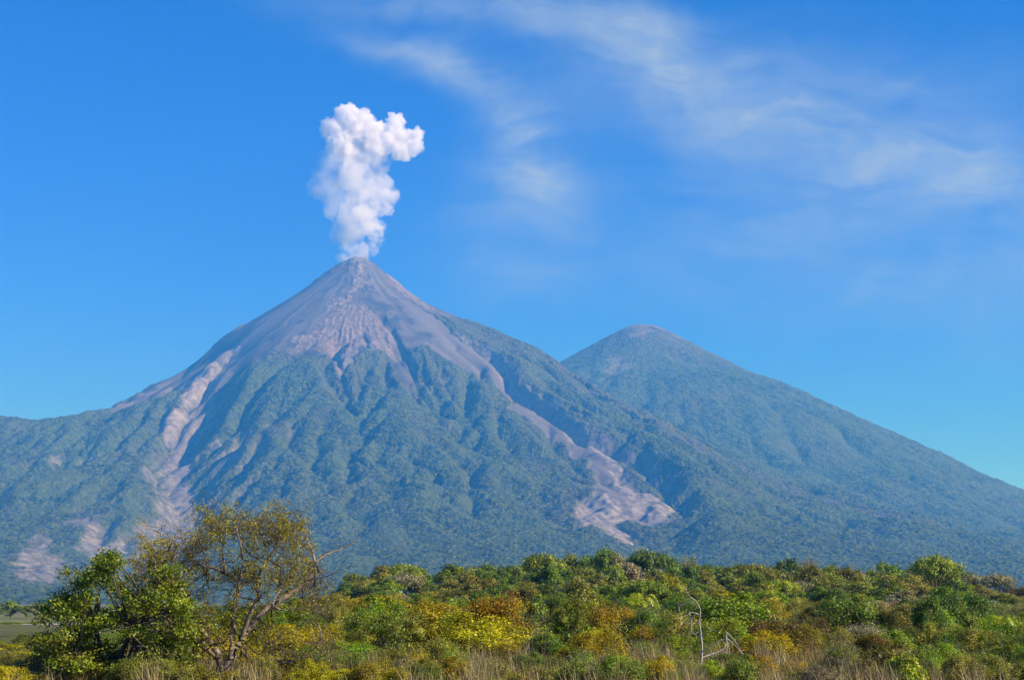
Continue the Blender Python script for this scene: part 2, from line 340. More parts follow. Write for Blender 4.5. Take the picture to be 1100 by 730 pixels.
def build_volcano():
    cx, cy, zc = coarse_volcano()
    step = 9.0
    fx = np.arange(-6600, 7000.1, step); fy = np.arange(4300, 13700.1, step)
    Z = upsample(zc, cx, cy, fx, fy)
    X, Y = np.meshgrid(fx, fy)
    keep = np.abs(X) < 0.42 * Y + 500
    dx, dy = X - FX, Y - FY; r = np.hypot(dx, dy); az = np.arctan2(dy, dx)
    # the summit: a blunt, broken rim
    Z = Z + 105 * np.exp(-(r / 330) ** 2)
    rim = FZ - 6 - 20 * sstep(0, 150, dx) + 9 * np.exp(-((dx - 105) / 22) ** 2) - 30 * sstep(-40, -110, dx)
    Z = np.where(r < 420, np.minimum(Z, rim + 0.03 * r), Z)
    Z = Z + 24 * np.exp(-((dx + 395) ** 2 + (dy + 40) ** 2) / 42 ** 2) + 14 * np.exp(-((dx - 60) ** 2 + (dy + 160) ** 2) / 60 ** 2)
    R = masked(keep, X, Y)
    for pts, dp, wv in ((GULLY_M, 46, 48), (GULLY_N, 24, 34), (GULLY_O, 34, 42)):        # narrow clefts in the broken front
        d, t = R(lambda x, y: polydist(x + 25 * perlin(x / 130, y / 130, 31), y, pts)[:2])
        Z = Z - dp * sstep(0, 1.2, t) * (1 - sstep(0, 1, d / wv)) * keep
    n1 = R(lambda x, y: fbm(x / 220, y / 220, 41, 4)); n2 = R(lambda x, y: fbm(x / 60, y / 60, 47, 3))
    wob = 70 * n1 + 30 * n2
    A0 = masked(keep, az, r, n1)
    # outlines of bare ground, metres in plan
    ash = R(lambda x, y: polymask(x, y, LINES['ash'], 22, 50 * fbm(x / 220, y / 220, 41, 3)))
    ash = np.maximum(ash, sstep(2350, 2500, Z + wob))
    def area(k, soft, m): return R(lambda x, y: polymask(x, y, LINES[k], soft, wob[keep] * m))
    pink = np.maximum.reduce([area(k, 60, 1.0) for k in ('pink_front', 'summit_scree', 'scree_r')])
    pale = np.maximum.reduce([area(k, 30, m) for k, m in (('scar_a', 0.9), ('scar_b', 0.9), ('scar_bank', 0.6), ('scar_bank2', 0.5), ('fan_r', 0.7), ('fan_low', 0.7))])
    gy, gx = np.gradient(Z, step); slope = np.hypot(gx, gy)
    d, t, sdl = R(lambda x, y: polydist(x, y, GULLY_W))
    floor = (1 - sstep(40, 100, d + 0.6 * wob)) * sstep(1.0, 2.5, t) * keep            # grey boulder bed
    ash = np.maximum(ash, floor)
    ash = np.maximum(ash, sstep(620, 520, np.hypot(X + 2900, (Y - 11800) * 0.8) + 1.6 * wob) * keep)      # ash apron on the left shoulder
    pale = np.maximum(pale * (1 - 0.5 * floor), 0.62 * floor)
    lbank = (sdl < 0) * (1 - sstep(90, 230, d + 0.9 * wob)) * sstep(0.30, 0.55, slope) * sstep(2.5, 4, t) * 0.85 * (1 - floor) * keep
    pale = np.maximum(pale, lbank * sstep(-0.45, 0.1, n1 + 0.3))
    pale = pale * (1 - 0.25 * area('scar_b', 120, 0.5))
    steep = sstep(0.95, 1.2, slope + 0.25 * n1) * (Z > 350) * (Y < 9800) * sstep(-1200, -1700, X)
    pale = np.maximum(pale, steep * 0.6)
    d, t, sdv = R(lambda x, y: polydist(x, y, GULLY_E))
    cliff = (sdv > 0) * sstep(0.75, 1.1, slope + 0.2 * n1) * (1 - sstep(300, 420, d)) * sstep(0.3, 1.2, t) * (1 - sstep(9.0, 10.0, t))
    pale = np.maximum(pale, 0.75 * cliff)
    # dry brown scrub on the right-hand crest and lower down
    d = R(lambda x, y: polydist(x, y, [(-730, 12272), (-11, 12000), (414, 11900), (978, 11281), (1236, 10561), (1463, 10184), (1800, 10056), (2600, 9600), (3400, 9000)])[0])
    brown = (1 - sstep(80, np.where(X < 600, 760, 420), d + 2.2 * wob)) * keep
    brown = np.maximum(brown, 0.75 * sstep(0.0, 0.9, R(lambda x, y: fbm(x / 700, y / 700, 61, 3))) * sstep(300, 900, Z))
    brown = np.maximum(brown, 0.7 * (1 - sstep(0, 320, R(lambda x, y: polydist(x, y, LINES['ash'] + [LINES['ash'][0]])[0]) + wob)) * (X > -1900))
    halo = np.maximum.reduce([area(k, 190, 1.6) for k in ('scar_a', 'scar_b', 'fan_low')] + [0.8 * (1 - sstep(120, 420, R(lambda x, y: polydist(x, y, GULLY_W)[0]) + 1.5 * wob)) * keep])
    brown = np.maximum(brown, 0.5 * halo)
    brown = np.maximum(brown, np.exp(-((X + 2800) ** 2 + (Y - 11500) ** 2) / 620 ** 2))
    fall = A0(lambda a, q, n: fbm(a * 70 + 0.5 * n, q / 420.0, 85, 3, 0.6))             # rain runnels in the loose banks
    pale = pale * np.clip(0.92 + 0.5 * fall + 0.2 * n2, 0, 1)
    forest = 1 - np.clip(ash + pale, 0, 1)
    # runnels down the bare cone, rock ribs on its broken front
    A = masked(keep, az, r, n1)
    streak = A(lambda a, q, n: 0.85 * fbm(a * 9 + 0.45 * n, q / 1700.0, 71, 4, 0.55) + 0.18 * fbm(a * 55 + 0.8 * n, q / 500.0, 73, 3, 0.6) * (0.5 + n)) + 0.25 * n1
    deg = np.degrees(az)
    for a0, wd, k in ((-152, 17, -0.42), (-122, 10, 0.30), (-104, 5, -0.3), (-75, 5, -0.40), (-57, 8, 0.55), (-33, 6, -0.35), (178, 9, 0.25)):
        streak = streak + k * np.exp(-((deg - a0 + 9 * n1) / wd) ** 2)
    rib = A(lambda a, q, n: fbm(a * 40 + 0.3 * n, q / 620.0, 75, 3, 0.6))
    spur = R(lambda x, y: fbm(x / 330 + 0.4 * fbm(x / 500, y / 500, 91, 2), y / 520, 93, 2, 0.45))
    pale = np.maximum(pale, 0.55 * area('summit_scree', 40, 0.8))
    Z = Z + ash * (1 - 0.6 * pink) * 7 * streak * sstep(100, 700, r)
    Z = Z + sstep(520, 250, r) * (9 * n2 + 12 * n1) + sstep(0, 200, dx) * sstep(900, 300, dx) * (np.abs(dy) < 700) * ash * 9 * np.abs(n2)
    Z = Z + pink * (18 * np.abs(rib) + 5 * n2) * sstep(80, 300, r)
    Z = Z + pale * (11 * n2 + 16 * np.abs(n1))
    # spurs and hollows under the forest, then the tree canopy itself
    fold = A(lambda a, q, n: np.abs(fbm(a * 17 + 0.35 * n, q / 2600.0, 95, 2, 0.45)))
    on_cone = sstep(-3400, -2500, X + 0.12 * (13000 - Y))
    Z = Z + forest * (16 * (0.35 - np.abs(spur)) + on_cone * 62 * np.minimum(fold - 0.3, 0.25) * (0.35 + 0.9 * sstep(-0.35, 0.4, R(lambda x, y: fbm(x / 1300, y / 1300, 97, 2))))) * sstep(200, 700, Z)
    Q = masked(keep, X / 27 + 0.2 * n2, Y / 27 - 0.2 * n2); c1, v1 = Q(lambda x, y: cells(x, y, 5))
    Q = masked(keep, X / 18 + 0.2 * n2, Y / 18); c2, v2 = Q(lambda x, y: cells(x, y, 8))
    Z = Z + forest * (9 * (1 - 1.5 * c1 * c1) + 9 * (v1 - 0.5) + 6 * (1 - 1.3 * c2 * c2) + 6 * (v2 - 0.5) + 3 * n2)
    Z = Z - 40 * sstep(4900, 4300, Y)
    me = grid_mesh('volcano', X, Y, Z, keep)
    set_attr(me, 'zones', 'FLOAT_COLOR', np.stack([ash, pale, brown, pink], -1).reshape(-1, 4))
    set_attr(me, 'tone', 'FLOAT', 0.6 * v1 + 0.4 * v2)
    set_attr(me, 'streak', 'FLOAT', np.clip(0.5 + 0.6 * streak, 0, 1))
    return me

def build_back():
    cx, cy, zc = coarse_back()
    step = 13.0
    fx = np.arange(-1700, 8600.1, step); fy = np.arange(7600, 16400.1, step)
    Z = upsample(zc, cx, cy, fx, fy); X, Y = np.meshgrid(fx, fy)
    dx, dy = X - AX, Y - AY; r = np.hypot(dx, dy); az = np.arctan2(dy, dx)
    n1 = fbm(X / 260, Y / 260, 141, 4); n2 = fbm(X / 70, Y / 70, 147, 3)
    # a shallow crater lip at the top
    Z = Z + 40 * np.exp(-(r / 380) ** 2); Z = np.where(r < 330, np.minimum(Z, AZ - 8 + 10 * np.sin(az * 2 + 1) + 6 * n2), Z)
    ash = sstep(2780, 2930, Z + 170 * n1 + 60 * n2) * 0.9
    gy, gx = np.gradient(Z, step); slope = np.hypot(gx, gy)
    pale = polymask(X, Y, [(1020, 14600), (1150, 14500), (1180, 14150), (1060, 14000), (950, 14150)], 60, 60 * n1) * 0.55
    brown = np.maximum(sstep(2200, 2700, Z + 260 * n1) * 0.95, 0.5 * sstep(-0.1, 0.8, fbm(X / 800, Y / 800, 161, 3)))
    forest = 1 - np.clip(ash + pale, 0, 1)
    streak = fbm(az * 40 + 0.4 * n1, r / 800.0, 171, 4, 0.6)
    c1, v1 = cells(X / 42 + 0.3 * n2, Y / 42 - 0.3 * n2, 105); c2, v2 = cells(X / 28, Y / 28, 108)
    Z = Z - 90 * sstep(10500, 8500, Y)
    Z = Z + forest * (8 * (1 - 1.5 * c1 * c1) + 8 * (v1 - 0.5) + 5 * (1 - c2 * c2) + 3 * n2 + 16 * (0.3 - np.abs(fbm(X / 380, Y / 560, 193, 2))) + 24 * sstep(700, 1700, r) * np.minimum(np.abs(fbm(az * 15 + 0.8 * n1, r / 2300.0, 195, 2)) - 0.3, 0.25)) + ash * (9 * np.abs(streak))
    me = grid_mesh('volcano', X, Y, Z)
    set_attr(me, 'zones', 'FLOAT_COLOR', np.stack([ash, pale, brown, ash * 0.7], -1).reshape(-1, 4))
    set_attr(me, 'tone', 'FLOAT', 0.6 * v1 + 0.4 * v2)
    set_attr(me, 'streak', 'FLOAT', np.clip(0.5 + 0.5 * streak, 0, 1))
    return me

def volcano_material():
    m = bpy.data.materials.new('volcano slopes'); m.use_nodes = True
    t = NT(m.node_tree)
    pos = t.n('ShaderNodeNewGeometry').outputs['Position']
    zon = t.n('ShaderNodeAttribute', attribute_name='zones')
    sp = t.n('ShaderNodeSeparateColor', {0: zon.outputs['Color']})
    ash, pale, brown = sp.outputs[0], sp.outputs[1], sp.outputs[2]; pink = zon.outputs['Alpha']
    tone = t.n('ShaderNodeAttribute', attribute_name='tone').outputs['Fac']
    streak = t.n('ShaderNodeAttribute', attribute_name='streak').outputs['Fac']
    nb = t.noise(pos, 0.0022, 5, 0.6); nf = t.noise(pos, 0.02, 5, 0.65); nm = t.noise(pos, 0.006, 4, 0.6)
    # forest: every crown has a green of its own
    wpos = t.n('ShaderNodeVectorMath', {0: pos, 1: t.n('ShaderNodeTexNoise', {'Vector': pos, 'Scale': 0.03, 'Detail': 2.0}).outputs['Color']}).outputs[0]
    CROWN = t.n('ShaderNodeTexVoronoi', {'Vector': wpos, 'Scale': 0.048})
    cr = t.n('ShaderNodeSeparateColor', {0: CROWN.outputs['Color']}).outputs[0]
    tone = t.math('ADD', t.math('MULTIPLY', tone, 0.52), t.math('MULTIPLY', cr, 0.48))
    f1 = t.mix(t.maprange(tone, 0.25, 0.75), (0.013, 0.029, 0.007), (0.094, 0.134, 0.032))
    f2 = t.mix(t.maprange(nb, 0.44, 0.60), f1, t.mix(tone, (0.045, 0.080, 0.022), (0.104, 0.150, 0.040)))
    bf = t.math('MULTIPLY', brown, t.maprange(nf, 0.40, 0.66, 0.1, 0.8), clamp=True)
    f3 = t.mix(bf, f2, t.mix(tone, (0.085, 0.066, 0.046), (0.165, 0.128, 0.092)))
    # ash and rock
    a1 = t.mix(t.maprange(streak, 0.30, 0.70), (0.055, 0.058, 0.064), (0.136, 0.136, 0.141))
    a2 = t.mix(t.maprange(nm, 0.45, 0.62, 0.0, 0.5), a1, (0.15, 0.115, 0.100))
    rock = t.mix(t.maprange(nf, 0.35, 0.65), (0.135, 0.108, 0.096), (0.285, 0.24, 0.212))
    a3 = t.mix(pink, a2, rock)
    pl = t.mix(t.maprange(nf, 0.36, 0.62), (0.115, 0.113, 0.112), (0.31, 0.29, 0.272))
    col = t.mix(ash, f3, a3); col = t.mix(pale, col, pl)
    # crowns and boulders smaller than the mesh
    v = CROWN.outputs['Distance']
    h1 = t.math('MULTIPLY', t.math('SUBTRACT', 1.0, t.math('MULTIPLY', v, v)), 15.0)
    h2 = t.math('MULTIPLY', t.noise(pos, 0.035, 5, 0.75), 16.0)
    bare = t.math('MAXIMUM', ash, pale)
    hh = t.math('ADD', t.math('MULTIPLY', h1, t.math('SUBTRACT', 1.0, bare)), t.math('MULTIPLY', h2, t.math('SUBTRACT', 1.15, t.math('MULTIPLY', ash, t.math('SUBTRACT', 1.0, pink)))))
    bump = t.n('ShaderNodeBump', {'Strength': 0.9, 'Distance': 1.0, 'Height': hh}).outputs[0]
    b = t.n('ShaderNodeBsdfPrincipled', {'Base Color': col, 'Roughness': 0.95, 'Specular IOR Level': 0.1, 'Normal': bump})
    t.n('ShaderNodeOutputMaterial', {'Surface': b.outputs[0]})
    return m

VM = volcano_material()
tag(link_mesh('volcano', build_volcano(), VM), 'near volcano with a bare ashy cone and smoke over its crater', 'volcano', kind='structure')
tag(link_mesh('volcano', build_back(), VM), 'wooded volcano behind, lower and without smoke', 'volcano', kind='structure')

# ---------------------------------------------------------------- ground sheet
def ground_z(X, Y):
    """the viewer stands on a slight rise; the ground climbs to the wood ahead and sinks to a river flat on the left"""
    X = np.asarray(X, float); Y = np.asarray(Y, float)
    side = sstep(-0.17, -0.07, X / np.maximum(Y, 20.0))
    z = 0.3 * fbm(X / 14, Y / 14, 201, 3) * sstep(20, 60, Y) * (1 - sstep(500, 1500, Y))
    return z - 1.3 * sstep(60, 95, Y) * (1 - sstep(170, 260, Y)) * side + 2.5 * sstep(180, 430, Y) * side * (1 - sstep(600, 2500, Y)) - 6.0 * np.maximum(sstep(110, 600, Y) * (1 - side), sstep(600, 2500, Y))
def build_ground():
    ys = np.concatenate([np.linspace(-400, 0, 9)[:-1], np.linspace(0, 900, 226)[:-1], np.geomspace(900, 60000, 60)])
    xs = np.concatenate([-np.geomspace(60000, 300, 40)[:-1], np.linspace(-300, 300, 151)[:-1], np.geomspace(300, 60000, 40)])
    X, Y = np.meshgrid(xs, ys)
    return grid_mesh('ground', X, Y, ground_z(X, Y))
def ground_material():
    m = bpy.data.materials.new('dry ground'); m.use_nodes = True; t = NT(m.node_tree)
    pos = t.n('ShaderNodeNewGeometry').outputs['Position']
    n1 = t.noise(pos, 0.004, 4); n2 = t.noise(pos, 0.35, 6, 0.65)
    g = t.mix(t.maprange(n2, 0.35, 0.65), (0.050, 0.060, 0.018), (0.14, 0.13, 0.045))
    g = t.mix(t.maprange(n1, 0.40, 0.6), g, t.mix(n2, (0.15, 0.18, 0.05), (0.27, 0.28, 0.09)))
    bump = t.n('ShaderNodeBump', {'Strength': 0.6, 'Distance': 0.3, 'Height': n2}).outputs[0]
    b = t.n('ShaderNodeBsdfPrincipled', {'Base Color': g, 'Roughness': 0.95, 'Specular IOR Level': 0.1, 'Normal': bump})
    t.n('ShaderNodeOutputMaterial', {'Surface': b.outputs[0]}); return m
tag(link_mesh('ground', build_ground(), ground_material()), 'flat dry plain of scrub and grass reaching to the volcanoes', 'ground', kind='structure')

# ---------------------------------------------------------------- haze
def build_haze():
    bm = bmesh.new(); bmesh.ops.create_cube(bm, size=1.0)
    x, y0, y1, z0, z1 = 62000, -900, 61000, -60, 4880
    for v in bm.verts:
        v.co = Vector((v.co.x * 2 * x, y0 if v.co.y < 0 else y1, z0 if v.co.z < 0 else z1))
    me = bpy.data.meshes.new('haze'); bm.to_mesh(me); bm.free()
    m = bpy.data.materials.new('air'); m.use_nodes = True; t = NT(m.node_tree)
    v = t.n('ShaderNodeVolumePrincipled', {'Color': (0.055, 0.37, 1.0, 1), 'Density': HAZE, 'Anisotropy': 0.0, 'Absorption Color': (1, 1, 1, 1)})
    t.n('ShaderNodeOutputMaterial', {'Volume': v.outputs[0]})
    return link_mesh('haze', me, m)
HAZE = 6.8e-5
tag(build_haze(), 'blue haze in the air between the plain and the volcanoes', 'haze', kind='stuff')

# ---------------------------------------------------------------- smoke over the crater
def smoke_puffs():
    S = 1.115
    def at(a, b, r, d=0.0):                                      # a right, b up from the crater rim, r radius, d depth
        return (FX + a * S, FY + d * S, FZ + b * S, r * S)
    dense = [(-113,1255,112),(-230,1130,110),(-55,1135,145),(-160,985,130),(25,1235,85),(95,1110,125),(290,1240,74),(265,1115,118),(378,1065,105),(452,985,78),(480,1105,58),(-85,925,85),(140,975,105),(345,945,88),(215,1020,90),(40,1000,115),(-60,1040,95)]
    body = [(66,785,128),(90,900,120),(0,870,115),(165,850,100),(120,740,110),(205,665,88),(120,640,140),(255,565,78),(-35,715,145),(20,540,145),(160,490,108),(90,445,96),(235,440,60),
            (-60,380,125),(35,325,135),(122,300,92),(140,205,70),(-60,205,108),(-60,110,92),(-35,20,80),(10,75,88),(-95,40,62),(-70,-30,62),(20,-30,56)]
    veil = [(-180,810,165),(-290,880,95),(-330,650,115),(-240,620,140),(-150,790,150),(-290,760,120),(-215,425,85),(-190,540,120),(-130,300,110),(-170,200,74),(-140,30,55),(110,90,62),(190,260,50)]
    rng = random.Random(4)
    return {k: [at(a, b, r, rng.uniform(-0.7, 0.7) * r) for a, b, r in l] for k, l in (('dense', dense), ('body', body), ('veil', veil))}

def puff_mesh(name, puffs, voxel, lump, seed, grow=1.0):
    rng = random.Random(seed); bm = bmesh.new()
    for x, y, z, r in puffs:
        bmesh.ops.create_icosphere(bm, subdivisions=3, radius=r * grow, matrix=Matrix.Translation((x - FX, y - FY, z - FZ)))
        for k in range(9):                                       # smaller billows on each large one
            v = Vector((rng.gauss(0, 1), rng.gauss(0, 1), rng.gauss(0, 1))).normalized(); q = r * rng.uniform(0.28, 0.5)
            bmesh.ops.create_icosphere(bm, subdivisions=2, radius=q, matrix=Matrix.Translation(Vector((x - FX, y - FY, z - FZ)) + v * (r * grow - q * 0.55)))
    me = bpy.data.meshes.new(name); bm.to_mesh(me); bm.free()
    o = bpy.data.objects.new(name + '_tmp', me); COL.objects.link(o)
    rm = o.modifiers.new('r', 'REMESH'); rm.mode = 'VOXEL'; rm.voxel_size = voxel
    dg = bpy.context.evaluated_depsgraph_get(); ev = o.evaluated_get(dg)
    nm = bpy.data.meshes.new_from_object(ev); bpy.data.objects.remove(o); bpy.data.meshes.remove(me)
    n = len(nm.vertices); co_ = np.empty(n * 3, np.float32); no = np.empty(n * 3, np.float32)
    nm.vertices.foreach_get('co', co_); nm.vertices.foreach_get('normal', no)
    co_ = co_.reshape(-1, 3); no = no.reshape(-1, 3); d = np.zeros(n)
    for i in range(n):
        p = Vector(co_[i].tolist())
        a = mnoise.voronoi(p * (1 / 85.0))[0][0]; b = mnoise.voronoi(p * (1 / 38.0) + Vector((seed, 3, 1)))[0][0]
        c = mnoise.voronoi(p * (1 / 20.0) + Vector((7, seed, 2)))[0][0]
        d[i] = lump * ((0.55 - a) * 1.0 + (0.5 - b) * 0.7 + (0.5 - c) * 0.5)
    co_ = co_ + no * d[:, None].astype(np.float32)
    nm.vertices.foreach_set('co', co_.ravel()); nm.update(); nm.name = name
    return nm

def smoke_material(name, dens, lo, hi, scale, colour):
    m = bpy.data.materials.new(name); m.use_nodes = True; t = NT(m.node_tree)
    tc = t.n('ShaderNodeTexCoord').outputs['Object']
    n = t.noise(tc, scale, 3, 0.55, 0.4)
    d = t.math('MULTIPLY', t.maprange(n, lo, hi), dens)
    v = t.n('ShaderNodeVolumePrincipled', {'Color': (*colour, 1), 'Density': d, 'Anisotropy': 0.0, 'Absorption Color': (1, 1, 1, 1)})
    t.n('ShaderNodeOutputMaterial', {'Volume': v.outputs[0]})
    m.cycles.volume_sampling = 'MULTIPLE_IMPORTANCE'
    return m
PUFFS = smoke_puffs()
root = bpy.data.objects.new('smoke_plume', None); COL.objects.link(root); root.location = (FX, FY, FZ)
tag(root, 'tall white plume of smoke billowing up from the crater', 'smoke')
link_mesh('dense_head', puff_mesh('dense_head', PUFFS['dense'], 10, 48, 1), smoke_material('smoke dense', 0.026, 0.26, 0.58, 0.0075, (0.976, 0.992, 0.988)), root)
link_mesh('rising_column', puff_mesh('rising_column', PUFFS['body'], 12, 42, 2), smoke_material('smoke column', 0.013, 0.36, 0.66, 0.008, (0.968, 0.988, 0.984)), root)
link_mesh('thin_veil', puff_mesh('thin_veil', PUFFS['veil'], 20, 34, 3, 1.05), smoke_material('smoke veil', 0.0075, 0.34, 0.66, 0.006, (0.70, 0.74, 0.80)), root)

# ---------------------------------------------------------------- plants: builders
F_PX = 1528.0
def spot(px, Y):
    """ground point under a heading; px counts across an 1100-wide view"""
    X = (px - 550) / F_PX * Y
    return X, Y, float(ground_z(X, Y))
def height_at(py, Y): return EYE + (645 - py) / F_PX * Y          # height of something seen at that level

class Tubes:
    def __init__(s): s.v = []; s.f = []
    def tube(s, pts, radii, sides=5):
        base = len(s.v); n = len(pts); up = Vector((0.13, 0.21, 0.97))
        for i in range(n):
            d = (pts[min(i + 1, n - 1)] - pts[max(i - 1, 0)]).normalized()
            a = d.cross(up if abs(d.dot(up)) < 0.95 else Vector((1, 0, 0))).normalized(); b = d.cross(a)
            for k in range(sides):
                t = 2 * math.pi * k / sides; s.v.append(pts[i] + (a * math.cos(t) + b * math.sin(t)) * radii[i])
        for i in range(n - 1):
            for k in range(sides):
                q = base + i * sides + k; r = base + i * sides + (k + 1) % sides
                s.f.append((q, r, r + sides, q + sides))
    def mesh(s, name):
        return np_mesh(name, np.array([tuple(p) for p in s.v]), np.array(s.f), True)

def rand_dir(rng):
    v = Vector((rng.gauss(0, 1), rng.gauss(0, 1), rng.gauss(0, 1)))
    return v.normalized()

def branch(T, rng, p, d, length, r, depth, tips, twist=0.28, lift=0.10, kids=3, minr=0.004, sides=5):
    """a wandering limb with smaller limbs along it; its ends go to tips"""
    n = 5; pts = [p.copy()]; rr = [r]; d = d.copy()
    for i in range(n):
        d = (d + rand_dir(rng) * twist + Vector((0, 0, lift))).normalized()
        p = p + d * (length / n); pts.append(p.copy()); rr.append(max(minr, r * (1 - 0.72 * (i + 1) / n)))
    T.tube(pts, rr, sides)
    if depth == 0:
        tips.append((pts[-1], d)); tips.append((pts[-3], d)); return
    for k in range(kids):
        i = rng.randint(2, n); q = pts[i]
        nd = (d + rand_dir(rng) * 0.95 + Vector((0, 0, 0.15))).normalized()
        branch(T, rng, q, nd, length * rng.uniform(0.45, 0.7), rr[i] * 0.72, depth - 1, tips, twist, lift, kids, minr, max(3, sides - 1))
    tips.append((pts[-1], d))

def leaf_mesh(name, centres, clump_tone, per, spread, size, seed, aspect=0.55, upness=0.5, centre=None, flat=1.0):
    """many small separate leaves round the given points"""
    g = np.random.default_rng(seed); c = np.asarray(centres, float); m = len(c)
    cen = np.repeat(c, per, 0); n = len(cen)
    off = g.normal(0, 1, (n, 3)); off /= np.linalg.norm(off, axis=1, keepdims=True) + 1e-9
    off *= (g.random((n, 1)) ** 0.55) * np.repeat(np.broadcast_to(np.asarray(spread, float), (m,)), per)[:, None]
    off[:, 2] *= flat
    pos = cen + off
    nrm = g.normal(0, 1, (n, 3)) * 0.75 + off / (np.linalg.norm(off, axis=1, keepdims=True) + 1e-9) * 0.6
    if centre is not None:
        q = pos - np.asarray(centre); nrm += 0.6 * q / (np.linalg.norm(q, axis=1, keepdims=True) + 1e-9)
    nrm[:, 2] += upness
    nrm /= np.linalg.norm(nrm, axis=1, keepdims=True)
    a = np.cross(nrm, g.normal(0, 1, (n, 3))); a /= np.linalg.norm(a, axis=1, keepdims=True) + 1e-9
    b = np.cross(nrm, a)
    L = (size * g.uniform(0.6, 1.35, (n, 1))); W = L * aspect
    v = np.stack([pos + a * L * 0.5, pos + b * W * 0.5 + nrm * L * 0.06, pos - a * L * 0.5, pos - b * W * 0.5 + nrm * L * 0.06], 1)
    me = np_mesh(name, v.reshape(-1, 3), np.arange(n * 4).reshape(n, 4))
    tone = 0.6 * np.repeat(clump_tone, per) + 0.4 * g.random(n)
    set_attr(me, 'tone', 'FLOAT', np.repeat(tone, 4))
    return me

def leaf_material(name, dark, mid, light, hue=0.02, val=0.22, other=((0.10, 0.105, 0.012), (0.30, 0.28, 0.04))):
    m = bpy.data.materials.new(name); m.use_nodes = True; t = NT(m.node_tree)
    tone = t.n('ShaderNodeAttribute', attribute_name='tone').outputs['Fac']
    rnd = t.n('ShaderNodeObjectInfo').outputs['Random']
    col = t.mix(t.maprange(tone, 0.5, 0.95), t.mix(t.maprange(tone, 0.05, 0.5), dark, mid), light)
    pos = t.n('ShaderNodeNewGeometry').outputs['Position']          # sprays of another age within the same plant
    col = t.mix(t.maprange(t.noise(pos, 0.9, 3, 0.6), 0.46, 0.62, 0.0, 0.75), col, t.mix(tone, other[0], other[1]))
    col = t.n('ShaderNodeHueSaturation', {'Hue': t.maprange(rnd, 0, 1, 0.5 - hue, 0.5 + hue), 'Saturation': 1.1, 'Value': t.maprange(t.math('FRACT', t.math('MULTIPLY', rnd, 7.31)), 0, 1, 1 - val, 1 + val), 'Fac': 1.0, 'Color': col}).outputs[0]
    d = t.n('ShaderNodeBsdfDiffuse', {'Color': col}); tr = t.n('ShaderNodeBsdfTranslucent', {'Color': col})
    gl = t.n('ShaderNodeBsdfGlossy', {'Color': (1, 1, 1, 1), 'Roughness': 0.5})
    mx = t.n('ShaderNodeMixShader', {0: 0.32, 1: d.outputs[0], 2: tr.outputs[0]})
    mx2 = t.n('ShaderNodeMixShader', {0: 0.025, 1: mx.outputs[0], 2: gl.outputs[0]})
    t.n('ShaderNodeOutputMaterial', {'Surface': mx2.outputs[0]}); return m

def bark_material(name, a, b):
    m = bpy.data.materials.new(name); m.use_nodes = True; t = NT(m.node_tree)
    tc = t.n('ShaderNodeTexCoord').outputs['Object']
    mp = t.n('ShaderNodeMapping', {'Vector': tc, 'Scale': (9, 9, 3)}).outputs[0]
    n = t.noise(mp, 1.0, 6, 0.65)
    bump = t.n('ShaderNodeBump', {'Strength': 0.5, 'Distance': 0.03, 'Height': n}).outputs[0]
    p = t.n('ShaderNodeBsdfPrincipled', {'Base Color': t.mix(t.maprange(n, 0.35, 0.65), a, b), 'Roughness': 0.9, 'Specular IOR Level': 0.15, 'Normal': bump})
    t.n('ShaderNodeOutputMaterial', {'Surface': p.outputs[0]}); return m

LEAF = {
    'dark':   leaf_material('dark green leaves', (0.017, 0.039, 0.007), (0.081, 0.161, 0.021), (0.278, 0.426, 0.058)),
    'green':  leaf_material('mid green leaves', (0.030, 0.063, 0.007), (0.150, 0.246, 0.028), (0.466, 0.586, 0.079)),
    'bright': leaf_material('bright green leaves', (0.048, 0.104, 0.007), (0.246, 0.403, 0.028), (0.650, 0.650, 0.100)),
    'olive':  leaf_material('olive leaves', (0.055, 0.061, 0.010), (0.259, 0.260, 0.042), (0.650, 0.619, 0.127)),
    'yellow': leaf_material('yellowing leaves', (0.097, 0.088, 0.007), (0.505, 0.416, 0.023), (0.650, 0.650, 0.072)),
    'golden': leaf_material('golden brown leaves', (0.104, 0.060, 0.007), (0.531, 0.298, 0.021), (0.650, 0.650, 0.053)),
    'rust':   leaf_material('rusty dry leaves', (0.060, 0.036, 0.010), (0.190, 0.115, 0.024), (0.340, 0.230, 0.055)),
    'grey':   leaf_material('grey brown dry leaves', (0.097, 0.077, 0.038), (0.369, 0.292, 0.146), (0.650, 0.650, 0.341)),
}
BARK = {'brown': bark_material('brown bark', (0.060, 0.045, 0.030), (0.150, 0.115, 0.080)),
        'pale': bark_material('pale dry bark', (0.150, 0.115, 0.075), (0.340, 0.270, 0.180)),
        'white': bark_material('bleached dead wood', (0.300, 0.265, 0.215), (0.560, 0.510, 0.430))}

